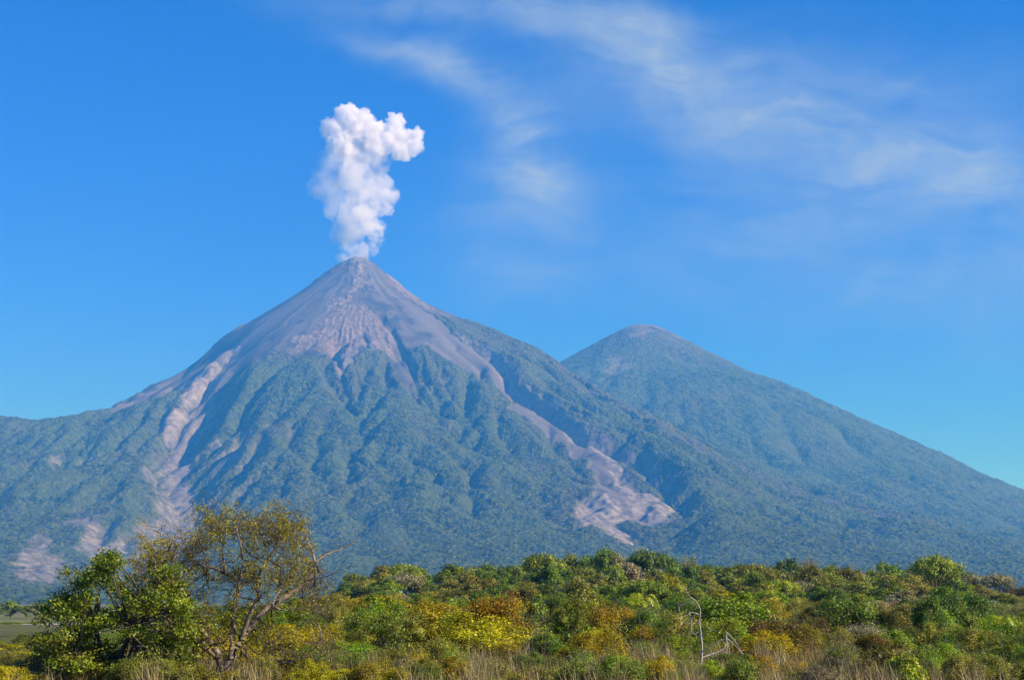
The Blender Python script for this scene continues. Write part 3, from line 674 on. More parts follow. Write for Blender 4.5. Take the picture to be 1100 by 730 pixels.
def clumps(rng, shape, w, h, base, n):
    """centres and radii of leaf clumps for a crown w wide whose leaves fill base..h"""
    out = []
    ch = h - base
    lobes = {'round': [(0, 0, .5, .5, .5)], 'umbrella': [(0, 0, .68, .5, .30)], 'tall': [(0, 0, .52, .40, .52)],
             'lobed': [(-.22, .05, .40, .30, .36), (.22, -.08, .50, .30, .40), (.0, .16, .62, .28, .36)],
             'ragged': [(-.26, 0, .36, .26, .30), (.2, .1, .42, .28, .34), (.06, -.12, .72, .22, .26), (-.12, .1, .62, .22, .28)]}[shape]
    for k in range(n):
        lx, ly, lz, lw, lh = lobes[rng.randrange(len(lobes))]
        d = rand_dir(rng); d.z = abs(d.z) * 0.9 if rng.random() < 0.72 else d.z
        q = rng.uniform(0.62, 1.0) if rng.random() < 0.8 else rng.uniform(0.1, 0.6)
        x = lx * w + d.x * lw * w * q; y = ly * w + d.y * lw * w * q; z = base + (lz + d.z * lh * q) * ch
        out.append((x, y, z, w * rng.uniform(0.085, 0.15)))
    return out

def make_crown_tree(shape, w, h, base, n, per, size, seed, stems=1, trunk_r=0.16, limb=14, thin=1.0):
    """crown mesh + trunk mesh of a tree or shrub, foot at the origin"""
    rng = random.Random(seed); cl = clumps(rng, shape, w, h, base, n)
    T = Tubes(); split = base * 0.75 + 0.12 * h
    feet = []
    for s in range(stems):
        a = 2 * math.pi * s / max(stems, 1) + rng.random(); lean = 0.0 if stems == 1 else 0.10 * w
        p0 = Vector((math.cos(a) * 0.04 * w * (stems > 1), math.sin(a) * 0.04 * w * (stems > 1), -0.25))
        p1 = Vector((math.cos(a) * lean, math.sin(a) * lean, split))
        mid = p0.lerp(p1, 0.5) + Vector((rng.uniform(-1, 1), rng.uniform(-1, 1), 0)) * 0.03 * w
        T.tube([p0, mid, p1], [trunk_r * 1.25, trunk_r, trunk_r * 0.8], 7); feet.append(p1)
    for c in rng.sample(cl, min(limb, len(cl))):
        q = Vector(c[:3]); p1 = min(feet, key=lambda f: (f - q).length)
        m1 = p1.lerp(q, 0.45) + Vector((rng.uniform(-1, 1), rng.uniform(-1, 1), rng.uniform(-0.3, 1))) * 0.06 * w
        T.tube([p1, m1, q, q + (q - m1) * 0.35], [trunk_r * 0.6, trunk_r * 0.36, trunk_r * 0.2, trunk_r * 0.06], 5)
    for k in range(limb // 2):                                   # bare shoots poking out of the leaves
        c = Vector(rng.choice(cl)[:3]); d = (c - Vector((0, 0, base * 0.5))).normalized() + Vector((0, 0, 0.5)) + rand_dir(rng) * 0.35
        q = c + d.normalized() * h * rng.uniform(0.10, 0.24)
        T.tube([c - d * 0.1 * h, c.lerp(q, 0.5) + rand_dir(rng) * 0.015 * h, q], [trunk_r * 0.30, trunk_r * 0.22, trunk_r * 0.10], 4)
    tone = np.array([rng.random() for _ in cl])
    crown = leaf_mesh('crown', [c[:3] for c in cl], tone, per, np.array([c[3] for c in cl]) * 1.15 * thin, size, seed, centre=(0, 0, base + 0.3 * (h - base)), flat=0.72)
    return crown, T.mesh('trunk')

USED = {}
def place(name, parts, loc, rz, scale, label, cat, group, mats):
    """one plant: an Empty at its foot that parents its parts"""
    r = bpy.data.objects.new(name, None); COL.objects.link(r)
    r.location = loc; r.rotation_euler = (0, 0, rz); r.scale = scale; r.empty_display_size = 0.3
    tag(r, label, cat, group)
    for (pn, me), m in zip(parts, mats):
        o = bpy.data.objects.new(pn, me); COL.objects.link(o); o.parent = r
        if not me.materials: me.materials.append(m)
        o.material_slots[0].link = 'OBJECT'; o.material_slots[0].material = m
    return r

# words that find a heading in the view
MARKS = [(35, 'at the open left end'), (85, 'left of the dark leafy tree'), (150, 'beneath the dark leafy tree'), (205, 'left of the crooked trunk'),
         (270, 'around the crooked trunk'), (330, 'under the crooked tree\'s limb'), (385, 'by the crooked tree\'s limb tips'), (425, 'below the smoke plume'),
         (465, 'below the near summit\'s bare gully'), (505, 'below the near volcano\'s middle slope'), (550, 'below the top of the debris chute'), (595, 'below the dip between volcanoes'),
         (640, 'below the debris fan\'s left side'), (675, 'below the debris fan\'s tip'), (712, 'left of the bleached dead tree'), (760, 'around the bleached dead tree'), (800, 'right of the bleached dead tree'),
         (845, 'below the far volcano\'s slope'), (885, 'left of the leafless twiggy bush'), (930, 'around the leafless twiggy bush'), (968, 'left of the lone flat-topped tree'),
         (1020, 'below the lone flat-topped tree'), (1062, 'right of the lone flat-topped tree'), (2000, 'at the far right end')]
def mark(px):
    for x, wd in MARKS:
        if px < x: return wd
PLAN = []        # (builder arguments, px, look, row words, noun) collected first so that no label is used twice
def plan(px, look, row, noun, **kw): PLAN.append(dict(px=px, look=look, row=row, noun=noun, **kw))
ORD = ['leftmost', 'second-leftmost', 'third-leftmost', 'fourth-leftmost', 'fifth-leftmost', 'sixth-leftmost']
def labels():
    by = {}
    for p in PLAN: by.setdefault(f"{p['look']} {p['noun']} {p['row']}, {mark(p['px'])}", []).append(p)
    for base, l in by.items():
        l.sort(key=lambda p: p['px'])
        for i, p in enumerate(l):
            if len(l) == 1: p['label'] = base
            elif len(l) == 2: p['label'] = ('left-hand ', 'right-hand ')[i] + base
            else: p['label'] = (('leftmost ', 'middle ', 'rightmost ')[i] if len(l) == 3 else ORD[i] + ' ') + base

# ---------------------------------------------------------------- the wood beyond, shrubs in rows
rnd = random.Random(12)
TREES = [make_crown_tree('round', 10, 9, 0.4, 75, 90, 0.50, 1), make_crown_tree('umbrella', 12, 8, 1.6, 75, 90, 0.50, 2),
         make_crown_tree('lobed', 10, 9, 0.3, 80, 85, 0.48, 3), make_crown_tree('ragged', 10, 9.5, 0.2, 75, 85, 0.46, 4),
         make_crown_tree('tall', 8, 10, 0.3, 70, 85, 0.46, 5), make_crown_tree('ragged', 10, 8.5, 0.5, 70, 30, 0.36, 6, limb=40, thin=1.2)]
TSIZE = [(10, 9), (12, 8), (10, 9), (10, 9.5), (8, 10), (10, 8.5)]
SHAPEWORD = ['rounded', 'flat-topped', 'lumpy', 'ragged', 'tall', 'thin-leaved']
COLWORD = {'dark': 'dark green', 'green': 'mid green', 'bright': 'bright green', 'olive': 'olive', 'yellow': 'yellow-leaved', 'golden': 'golden', 'rust': 'rusty brown', 'grey': 'dry grey-brown'}

SKY_X = [370, 400, 440, 480, 520, 560, 600, 660, 700, 740, 780, 820, 850, 880, 910, 940, 975, 1000, 1020, 1040, 1100, 1200]
SKY_Y = [624, 612, 613, 612, 604, 603, 601, 596, 598, 603, 605, 607, 598, 600, 608, 605, 606, 606, 612, 623, 625, 626]
ROWS = [(430, -1, 'on the wood\'s skyline'), (365, 9, 'high in the wood'), (305, 20, 'mid-wood'), (245, 31, 'at the wood\'s near edge')]
def forest_rows():
    for ri, (Y, dy, row) in enumerate(ROWS):
        px = 372.0 - 4 * ri
        while px < 1118:
            top = float(np.interp(px, SKY_X, SKY_Y)) + dy + rnd.uniform(-5, 7)
            Yq = Y + rnd.uniform(-22, 22)
            k = rnd.choices(range(6), [4, 3, 4, 4, 2, 2])[0]
            if px > 1035: c = rnd.choices(['grey', 'olive', 'rust', 'green'], [3, 4, 1, 4])[0]
            elif ri == 0: c = rnd.choices(['dark', 'green', 'olive', 'grey'], [4, 5, 3, 1])[0]
            else: c = rnd.choices(['dark', 'green', 'bright', 'olive', 'grey', 'yellow'], [4, 5, 2, 5, 2, 1])[0]
            if k == 5: c = rnd.choice(['grey', 'olive', 'olive'])
            x, y, z = spot(px, Yq); h = height_at(top, Yq) - z
            wpx = rnd.uniform(28, 52) if ri < 2 else rnd.uniform(32, 54)
            plan(px, f'{SHAPEWORD[k]} {COLWORD[c]}', row, 'tree', mesh='tree', k=k, c=c, loc=(x, y, z), h=h, w=wpx * Yq / F_PX, group='trees of the wood beyond the thicket')
            px += wpx * rnd.uniform(0.46, 0.66)
forest_rows()
# the tree line across the river flat, far left
px = -20.0
while px < 372:
    Yq = rnd.uniform(660, 760); x, y, z = spot(px, Yq); top = rnd.uniform(645, 652)
    k = rnd.choice([0, 2, 3, 4]); c = rnd.choice(['green', 'dark', 'olive', 'green'])
    wpx = rnd.uniform(15, 28)
    plan(px, f'{SHAPEWORD[k]} {COLWORD[c]}', 'in the far tree line', 'tree', mesh='tree', k=k, c=c, loc=(x, y, z), h=height_at(top, Yq) - z, w=wpx * Yq / F_PX, group='far tree line across the flat')
    px += wpx * 0.6
# bushes on the flat in front of it
for px, Yq, wpx, top, k, c in ((-6, 260, 40, 668, 2, 'olive'), (22, 330, 36, 667, 0, 'green'), (48, 420, 30, 666, 3, 'olive'), (12, 210, 50, 676, 2, 'green'), (60, 230, 44, 678, 0, 'green'), (300, 240, 60, 646, 2, 'olive'), (335, 260, 60, 640, 0, 'dark'), (362, 230, 60, 636, 3, 'olive'), (270, 220, 60, 655, 3, 'green'), (230, 260, 50, 660, 0, 'olive')):
    x, y, z = spot(px, Yq)
    plan(px, f'{SHAPEWORD[k]} {COLWORD[c]}', 'on the river flat', 'tree', mesh='tree', k=k, c=c, loc=(x, y, z), h=height_at(top, Yq) - z, w=wpx * Yq / F_PX, group='bushes dotted over the flat')

SHRUBS = [make_crown_tree('round', 3, 2.6, 0.2, 80, 125, 0.088, 21, 3, 0.03, 22), make_crown_tree('lobed', 3, 2.6, 0.15, 85, 120, 0.09, 22, 4, 0.03, 26),
          make_crown_tree('ragged', 3, 2.8, 0.1, 85, 110, 0.085, 23, 4, 0.03, 30, 1.1), make_crown_tree('tall', 2.4, 3.0, 0.15, 75, 120, 0.085, 24, 3, 0.03, 24),
          make_crown_tree('ragged', 3, 2.7, 0.1, 70, 40, 0.08, 25, 5, 0.028, 60, 1.25), make_crown_tree('lobed', 3, 2.2, 0.1, 85, 75, 0.14, 26, 3, 0.03, 26)]
SSIZE = [(3, 2.6), (3, 2.6), (3, 2.8), (2.4, 3.0), (3, 2.7), (3, 2.2)]
SWORD = ['rounded', 'lumpy', 'ragged', 'upright', 'twiggy', 'broad-leaved']
def shrub(px, top, wpx, Y, k, c, row, group):
    x, y, z = spot(px, Y)
    plan(px, f'{SWORD[k]} {COLWORD[c]}', row, 'shrub', mesh='shrub', k=k, c=c, loc=(x, y, z), h=max(0.6, height_at(top, Y) - z), w=wpx * Y / F_PX, group=group)
def palette(px, row):
    """which leaf colours grow where along the thicket"""
    t = [(60, ['yellow', 'olive', 'yellow']), (170, ['green', 'dark', 'olive']), (300, ['olive', 'yellow', 'green']), (380, ['yellow', 'bright', 'olive']), (500, ['yellow', 'olive', 'bright', 'green']),
         (580, ['golden', 'yellow', 'olive', 'green']), (640, ['green', 'yellow', 'bright']), (700, ['golden', 'green', 'olive']), (800, ['bright', 'green', 'olive', 'bright']), (870, ['rust', 'golden', 'olive', 'yellow', 'olive']),
         (950, ['olive', 'green', 'dark', 'grey']), (1010, ['dark', 'green', 'bright', 'olive']), (2000, ['green', 'bright', 'olive', 'green'])]
    for x, l in t:
        if px < x: return rnd.choice(l)
def shrub_rows():
    for ri, (Y, lo, hi, wlo, whi, row) in enumerate(((175, 632, 645, 36, 60, 'at the thicket\'s back'), (122, 641, 658, 42, 66, 'deep in the thicket'), (84, 654, 673, 46, 76, 'mid-thicket'), (63, 672, 694, 50, 84, 'near the thicket\'s front'), (52, 688, 706, 44, 74, 'amid the dry grass'), (47, 698, 720, 38, 66, 'at the very front'))):
        px = -20.0 + 7 * ri
        while px < 1120:
            wpx = rnd.uniform(wlo, whi); Yq = Y * rnd.uniform(0.93, 1.07); top = rnd.uniform(lo, hi)
            if px < 250 and ri < 2: px += wpx; continue
            if px < 120 and ri == 2: top = rnd.uniform(678, 692)
            if px < 360 and ri < 4: top += 8
            if px > 1020 and ri < 3: top += 8
            k = rnd.choices(range(6), [3, 4, 4, 2, 3, 2])[0]; c = palette(px, ri)
            if k == 5 and c in ('grey', 'rust', 'golden'): k = 2
            shrub(px, top, wpx, Yq, k, c, row, 'shrubs of the foreground thicket')
            px += wpx * rnd.uniform(0.5, 0.75)
shrub_rows()
# shrubs that stand out in the photograph
for a in ((535, 634, 86, 78, 2, 'golden', 'standing out of the thicket'), (520, 655, 120, 66, 1, 'yellow', 'standing out of the thicket'), (470, 640, 90, 84, 2, 'yellow', 'standing out of the thicket'), (410, 636, 70, 110, 1, 'bright', 'standing out of the thicket'),
          (612, 640, 44, 74, 3, 'green', 'standing out of the thicket'), (648, 646, 50, 72, 2, 'golden', 'standing out of the thicket'), (640, 672, 60, 58, 0, 'golden', 'standing out of the thicket'), (770, 634, 120, 110, 1, 'bright', 'standing out of the thicket'),
          (842, 664, 80, 62, 2, 'rust', 'standing out of the thicket'), (905, 636, 80, 120, 1, 'green', 'standing out of the thicket'), (1002, 628, 62, 130, 1, 'dark', 'standing out of the thicket'), (1030, 632, 64, 135, 2, 'dark', 'standing out of the thicket'),
          (1064, 661, 70, 90, 0, 'bright', 'shaped like a neat dome'), (990, 640, 46, 100, 3, 'green', 'standing out of the thicket'), (930, 676, 70, 60, 2, 'rust', 'standing out of the thicket'), (1080, 690, 90, 56, 5, 'green', 'standing out of the thicket'),
          (-4, 684, 60, 66, 0, 'green', 'standing out of the thicket'), (36, 692, 56, 58, 2, 'dark', 'standing out of the thicket'), (8, 700, 60, 50, 1, 'yellow', 'standing out of the thicket'), (44, 678, 46, 76, 1, 'olive', 'standing out of the thicket'),
          (330, 668, 90, 66, 1, 'yellow', 'standing out of the thicket'), (20, 688, 60, 56, 3, 'yellow', 'standing out of the thicket')):
    shrub(*a, 'shrubs of the foreground thicket')
# the flat-topped tree that stands clear of the wood on the right
x, y, z = spot(1002, 330)
plan(1002, 'lone spreading flat-topped green', 'clear of the wood', 'tree', mesh='tree', k=1, c='green', loc=(x, y, z), h=height_at(599, 330) - z, w=52 * 330 / F_PX, group=None)
labels()
for p in PLAN:
    src, size = (TREES, TSIZE) if p['mesh'] == 'tree' else (SHRUBS, SSIZE)
    cr, tr = src[p['k']]; w0, h0 = size[p['k']]
    sx = p['w'] / w0; sz = p['h'] / h0
    if p['mesh'] == 'tree':
        place('forest_tree', (('crown', cr), ('trunk', tr)), p['loc'], rnd.uniform(0, 6.28), (sx, sx, sz), p['label'], 'tree', p['group'], (LEAF[p['c']], BARK['brown']))
    else:
        place('shrub', (('foliage', cr), ('stems', tr)), p['loc'], rnd.uniform(0, 6.28), (sx, sx, sz), p['label'], 'shrub', p['group'], (LEAF[p['c']], BARK['pale' if rnd.random() < 0.5 else 'brown']))

# ---------------------------------------------------------------- the trees and plants that stand out
def pt(px, py, Y): return Vector(((px - 550) / F_PX * Y, Y, height_at(py, Y)))
def smooth_line(pts, n=4):
    """Catmull-Rom through the points"""
    out = []
    P = [pts[0]] + list(pts) + [pts[-1]]
    for i in range(1, len(P) - 2):
        for k in range(n):
            t = k / n; a, b, c, d = P[i - 1], P[i], P[i + 1], P[i + 2]
            out.append(0.5 * ((2 * b) + (c - a) * t + (2 * a - 5 * b + 4 * c - d) * t * t + (3 * b - a - 3 * c + d) * t ** 3))
    out.append(P[-2].copy()); return out
def from_crop(l, ox, oy, sc): return [(ox + a / sc, oy + b / sc) for a, b in l]

def crooked_tree():
    rng = random.Random(77); Y0 = 48.0; foot = pt(247, 734, Y0)
    K = lambda l: from_crop(l, 150, 530, 3.65)
    limbs = [  # (outline points, depth drift, radius at start, at end)
        (K([(358, 745), (372, 660), (400, 600), (430, 545), (478, 485), (535, 435), (610, 392), (668, 342), (700, 275)]), 0.4, 0.155, 0.05),
        (K([(700, 275), (680, 225), (655, 170), (640, 130)]), 0.2, 0.045, 0.012), (K([(700, 275), (735, 245), (790, 225), (850, 195)]), 0.3, 0.045, 0.010),
        (K([(668, 342), (720, 330), (790, 310)]), -0.3, 0.03, 0.008),
        (K([(350, 740), (342, 650), (322, 600), (280, 540), (235, 490), (200, 430), (170, 380)]), -0.7, 0.12, 0.03),
        (K([(385, 640), (388, 560), (388, 480), (398, 400), (400, 345), (345, 312), (280, 290), (230, 270)]), 0.5, 0.095, 0.022),
        (K([(430, 545), (445, 480), (480, 410), (478, 340), (515, 260), (545, 205), (570, 125), (610, 65)]), -0.4, 0.075, 0.012),
        (K([(400, 345), (420, 270), (400, 190), (390, 130), (410, 80)]), 0.3, 0.045, 0.010), (K([(345, 312), (340, 230), (350, 150), (330, 90)]), -0.3, 0.035, 0.008),
        (K([(342, 650), (270, 590), (200, 562), (140, 545), (90, 570)]), 0.6, 0.075, 0.02), (K([(235, 490), (165, 512), (100, 465), (40, 440)]), -0.5, 0.05, 0.014),
        (K([(420, 590), (440, 625), (480, 662), (550, 640), (610, 655), (690, 615), (722, 560), (715, 500)]), -0.6, 0.06, 0.014), (K([(470, 720), (510, 690), (560, 648), (660, 640)]), -0.5, 0.05, 0.014),
        (K([(535, 435), (590, 455), (660, 450), (740, 470)]), 0.5, 0.035, 0.010), (K([(200, 430), (150, 330), (120, 250), (150, 190)]), 0.4, 0.035, 0.010), (K([(280, 290), (255, 210), (230, 150), (250, 95)]), 0.3, 0.03, 0.008),
        (K([(478, 340), (430, 300), (470, 230), (460, 150), (480, 80)]), 0.6, 0.035, 0.009), (K([(535, 435), (560, 380), (620, 300), (600, 230)]), 0.5, 0.035, 0.010)]
    T = Tubes(); nodes = []
    for pts, drift, r0, r1 in limbs:
        n = len(pts)
        P = [pt(a, b, Y0 + drift * i / (n - 1) * 2.0) - foot for i, (a, b) in enumerate(pts)]
        P = smooth_line(P, 3); m = len(P)
        P = [p + rand_dir(rng) * 0.03 * (0 < i < m - 1) for i, p in enumerate(P)]
        R = [1.15 * r0 + (1.3 * r1 - 1.15 * r0) * (i / (m - 1)) ** 0.8 for i in range(m)]
        T.tube(P, R, 8); nodes += [(P[i], R[i], (P[min(i + 1, m - 1)] - P[i - 1]).normalized()) for i in range(2, m)]
    W = Tubes(); tips = []
    aims = []
    for ex in ((170, 585, 22, 18), (205, 575, 30, 22), (235, 560, 26, 18), (262, 552, 30, 14), (285, 556, 28, 16), (300, 580, 26, 26), (320, 600, 22, 22), (250, 590, 40, 26), (215, 610, 40, 26), (180, 615, 30, 24), (330, 622, 24, 20), (155, 600, 18, 14), (290, 615, 40, 20), (345, 640, 22, 26), (230, 640, 40, 26), (315, 560, 12, 10), (350, 690, 24, 20), (310, 670, 26, 20), (200, 680, 30, 20), (180, 650, 30, 20), (260, 670, 30, 20)):
        for k in range(13): aims.append((ex[0] + rng.gauss(0, 0.55) * ex[2], ex[1] + 14 + rng.gauss(0, 0.5) * ex[3]))
    for a, b in aims:
        q = pt(a, b, Y0 + rng.uniform(-2.6, 2.8)) - foot
        near = sorted(nodes, key=lambda nd: (nd[0] - q).length + rng.uniform(0, 0.5))[0]
        p, r, d = near; L = (q - p).length
        m1 = p.lerp(q, 0.4) + rand_dir(rng) * 0.16 * L + Vector((0, 0, -0.08 * L)); m2 = p.lerp(q, 0.75) + rand_dir(rng) * 0.12 * L
        r = min(r * 0.65, 0.032); pts = smooth_line([p, m1, m2, q], 3)
        W.tube(pts, [max(0.006, r * (1 - 0.7 * i / (len(pts) - 1))) for i in range(len(pts))], 5)
        for c in (pts[-1], pts[-4], pts[-6]):
            for k in range(3): branch(W, rng, c, (Vector((0, 0, 0.5)) + rand_dir(rng)).normalized(), rng.uniform(0.25, 0.55), 0.008, 1, tips, 0.35, 0.08, 2, 0.004, 4)
    for p, r, d in nodes:                                        # spurs on the limbs themselves
        if rng.random() < 0.55: branch(W, rng, p, (d * 0.4 + Vector((0, 0, 0.4)) + rand_dir(rng)).normalized(), rng.uniform(0.3, 0.7), min(0.014, r * 0.5), 1, tips, 0.35, 0.08, 2, 0.004, 4)
    cen = [tuple(t[0]) for t in tips]; tone = []
    for c in cen: tone.append(min(1, max(0, rng.gauss(0.7, 0.25))))
    sparse = [i for i, c in enumerate(cen) if mnoise.noise(Vector(c) * 1.1) > -0.12 and c[0] < pt(338, 640, Y0).x - foot.x or (rng.random() < 0.2 and c[0] < 4.0)]
    cen = [cen[i] for i in sparse]; tone = np.array([tone[i] for i in sparse])
    lm = leaf_mesh('sparse_leaves', cen, tone, 4, 0.12, 0.06, 5, 0.6, 0.4)
    r = bpy.data.objects.new('crooked_tree', None); COL.objects.link(r); r.location = foot
    tag(r, 'large crooked tree with bare pale limbs and thin yellowish leaves', 'tree')
    link_mesh('limbs', T.mesh('limbs'), BARK['pale'], r); link_mesh('twigs', W.mesh('twigs'), BARK['brown'], r); link_mesh('sparse_leaves', lm, LEAF['yellow'], r)
crooked_tree()

def leafy_tree():
    rng = random.Random(31); Y0 = 46.0; foot = pt(128, 728, Y0); foot.z = float(ground_z(foot.x, foot.y)) - 0.05
    cl = []
    for a, b, ra, rb in ((122, 604, 12, 9), (105, 620, 22, 12), (135, 628, 26, 14), (95, 640, 24, 12), (160, 640, 26, 16), (72, 652, 16, 9), (190, 625, 18, 14), (205, 650, 18, 18), (120, 655, 34, 12), (85, 680, 26, 12), (130, 690, 34, 18), (175, 680, 28, 18), (62, 690, 16, 9), (66, 700, 18, 10), (110, 708, 40, 12), (160, 708, 30, 12)  , (150, 668, 40, 16), (105, 672, 36, 14), (80, 715, 40, 10), (190, 700, 26, 16), (205, 675, 18, 16), (140, 715, 40, 10)):
        for k in range(8): cl.append((a + rng.gauss(0, 0.5) * ra, b + rng.gauss(0, 0.5) * rb, rng.uniform(-1.6, 1.6)))
    T = Tubes(); cen = []
    hubs = [pt(128, 700, Y0) - foot, pt(110, 668, Y0 + 0.5) - foot, pt(150, 672, Y0 - 0.5) - foot, pt(165, 650, Y0 + 0.3) - foot, pt(95, 690, Y0 - 0.6) - foot]
    for h in hubs: T.tube(smooth_line([Vector((0, 0, 0)), h * 0.5 + rand_dir(rng) * 0.15, h], 4), [0.12 - 0.008 * i for i in range(9)], 7)
    for a, b, d in cl:
        q = pt(a, b, Y0 + d) - foot; cen.append(tuple(q)); h = min(hubs, key=lambda v: (v - q).length)
        pts = smooth_line([h, h.lerp(q, 0.5) + rand_dir(rng) * 0.2, q], 3); T.tube(pts, [0.035 - 0.028 * i / (len(pts) - 1) for i in range(len(pts))], 5)
    tone = np.array([min(1, max(0, rng.gauss(0.5, 0.3))) for _ in cen])
    lm = leaf_mesh('crown', cen, tone, 190, 0.46, 0.10, 9, 0.55, 0.6, flat=0.6)
    r = bpy.data.objects.new('leafy_tree', None); COL.objects.link(r); r.location = foot
    tag(r, 'dense dark green leafy tree left of the crooked tree', 'tree')
    link_mesh('crown', lm, LEAF['green'], r); link_mesh('trunk', T.mesh('trunk'), BARK['brown'], r)
leafy_tree()

def dead_tree():
    rng = random.Random(5); Y0 = 54.0; foot = pt(746, 732, Y0)
    K = lambda l: from_crop(l, 660, 580, 4.868)
    r = bpy.data.objects.new('dead_tree', None); COL.objects.link(r); r.location = foot
    tag(r, 'slender bleached dead tree with bare white branches', 'tree')
    T = Tubes(); P = smooth_line([pt(a, b, Y0) - foot for a, b in K([(420, 745), (430, 640), (436, 560), (433, 490), (426, 420), (432, 360), (405, 310)])], 4)
    T.tube(P, [0.046 - 0.034 * i / (len(P) - 1) for i in range(len(P))], 7)
    link_mesh('trunk', T.mesh('trunk'), BARK['white'], r)
    for l, d in ((([(426, 430), (400, 415), (375, 425), (330, 438)]), .3), (([(424, 385), (390, 375), (360, 388), (315, 408)]), -.3), (([(405, 312), (370, 325), (330, 340), (310, 325)]), .2), (([(405, 312), (380, 295), (360, 265)]), -.2),
                 (([(432, 500), (400, 485), (385, 470), (380, 500)]), .3), (([(384, 468), (386, 430), (384, 400)]), .1), (([(436, 490), (470, 470), (505, 440)]), -.4), (([(436, 600), (480, 585), (520, 570), (552, 552), (562, 500), (560, 470)]), .4),
                 (([(560, 500), (600, 535), (645, 585)]), .2), (([(560, 470), (600, 510), (625, 550)]), .3), (([(440, 575), (470, 545), (520, 516)]), -.3), (([(430, 665), (470, 625), (530, 565)]), .5), (([(430, 665), (490, 658), (540, 685), (590, 690)]), -.4), (([(562, 505), (566, 545), (562, 585)]), -.1)):
        B = Tubes(); n = len(l); Q = smooth_line([pt(a, b, Y0 + d * i * 0.5) - foot for i, (a, b) in enumerate(K(l))], 4)
        B.tube(Q, [0.019 - 0.014 * i / (len(Q) - 1) for i in range(len(Q))], 6); tp = []
        for i in range(3, len(Q)):
            if rng.random() < 0.6: branch(B, rng, Q[i], (rand_dir(rng) + Vector((0, 0, 0.2))).normalized(), rng.uniform(0.15, 0.4), 0.009, 0, tp, 0.3, 0.02, 2, 0.004, 4)
        link_mesh('branch', B.mesh('branch'), BARK['white'], r)
dead_tree()

def bare_bush(px, py, Y, n, L, seed, label, mat='pale', lean=0.5):
    rng = random.Random(seed); x, y, z = spot(px, Y); T = Tubes(); tips = []
    for k in range(n):
        d = Vector((rng.uniform(-1, 1) * lean, rng.uniform(-1, 1) * lean, 1)).normalized()
        branch(T, rng, Vector((rng.uniform(-.25, .25), rng.uniform(-.25, .25), -0.05)), d, L * rng.uniform(0.7, 1.1), 0.020, 2, tips, 0.24, 0.05, 3, 0.0045, 5)
    o = link_mesh('bare_bush', T.mesh('bare_bush'), BARK[mat]); o.location = (x, y, z); tag(o, label, 'bush')
bare_bush(908, 680, 48, 9, 1.5, 3, 'leafless twiggy pale bush at the front right of the thicket', lean=0.8)
bare_bush(62, 690, 46, 7, 1.2, 4, 'leafless tan bush in front of the dark leafy tree')
bare_bush(172, 690, 45, 6, 1.3, 6, 'tall dry stalks left of the crooked trunk', lean=0.3)
bare_bush(563, 640, 76, 4, 2.6, 7, 'bare upright stems behind the golden shrub left of centre', lean=0.25)
bare_bush(585, 660, 60, 6, 1.8, 8, 'bare brown twigs right of the golden shrub', 'brown')
bare_bush(1030, 650, 120, 7, 2.6, 9, 'bare greyish bush before the lone flat-topped tree')
bare_bush(850, 650, 100, 6, 2.4, 10, 'bare pale branches above the rusty shrub')
bare_bush(1082, 640, 150, 8, 4.2, 11, 'large leafless tree-like bush at the right edge', 'brown', 0.7)

def young_palm(px, py, Y, n, L, seed, label):
    rng = random.Random(seed); X = (px - 550) / F_PX * Y; top = height_at(py, Y); z = float(ground_z(X, Y))
    r = bpy.data.objects.new('young_palm', None); COL.objects.link(r); r.location = (X, Y, z); tag(r, label, 'palm')
    T = Tubes(); hub = Vector((0, 0, top - z - 0.5 * L)); T.tube([Vector((0, 0, -.1)), hub * 0.5 + Vector((.03, 0, 0)), hub], [0.03, 0.024, 0.02], 6); link_mesh('stem', T.mesh('stem'), BARK['brown'], r)
    for k in range(n):
        a = 6.283 * k / n + rng.uniform(-.3, .3); out = Vector((math.cos(a), math.sin(a), 0)); side = Vector((-math.sin(a), math.cos(a), 0))
        rise = rng.uniform(0.55, 1.25); v = []; f = []; tone = []
        m = 13
        rib = []
        for i in range(m + 1):
            t = i / m; rib.append(hub + out * (L * t * (0.95 - 0.2 * t)) + Vector((0, 0, L * rise * (1.9 * t - 1.75 * t * t))))
        for i in range(1, m):
            w = L * 0.24 * math.sin(math.pi * min(1, 0.12 + 0.88 * i / m)) ** 0.7
            for s_ in (-1, 1):                                   # separate drooping leaflets
                b0 = rib[i]; b1 = rib[i] + (rib[i + 1] - rib[i]) * 0.75; tip = b0 + side * s_ * w + (rib[i + 1] - rib[i]) * 1.1 + Vector((0, 0, -0.35 * w))
                q = len(v); v += [b0, b0.lerp(tip, 0.6) - (b1 - b0) * 0.05, tip, b1]; f.append((q, q + 1, q + 2, q + 3)); tone += [rng.uniform(0.4, 1)] * 4
        me = np_mesh('frond', np.array([tuple(p) for p in v]), np.array(f)); set_attr(me, 'tone', 'FLOAT', tone)
        link_mesh('frond', me, LEAF['bright'], r)
young_palm(684, 640, 73, 10, 1.35, 1, 'young palm with arching yellow-green fronds below the debris fan')
young_palm(1064, 662, 70, 10, 1.05, 2, 'young palm with yellow-green fronds near the right edge')

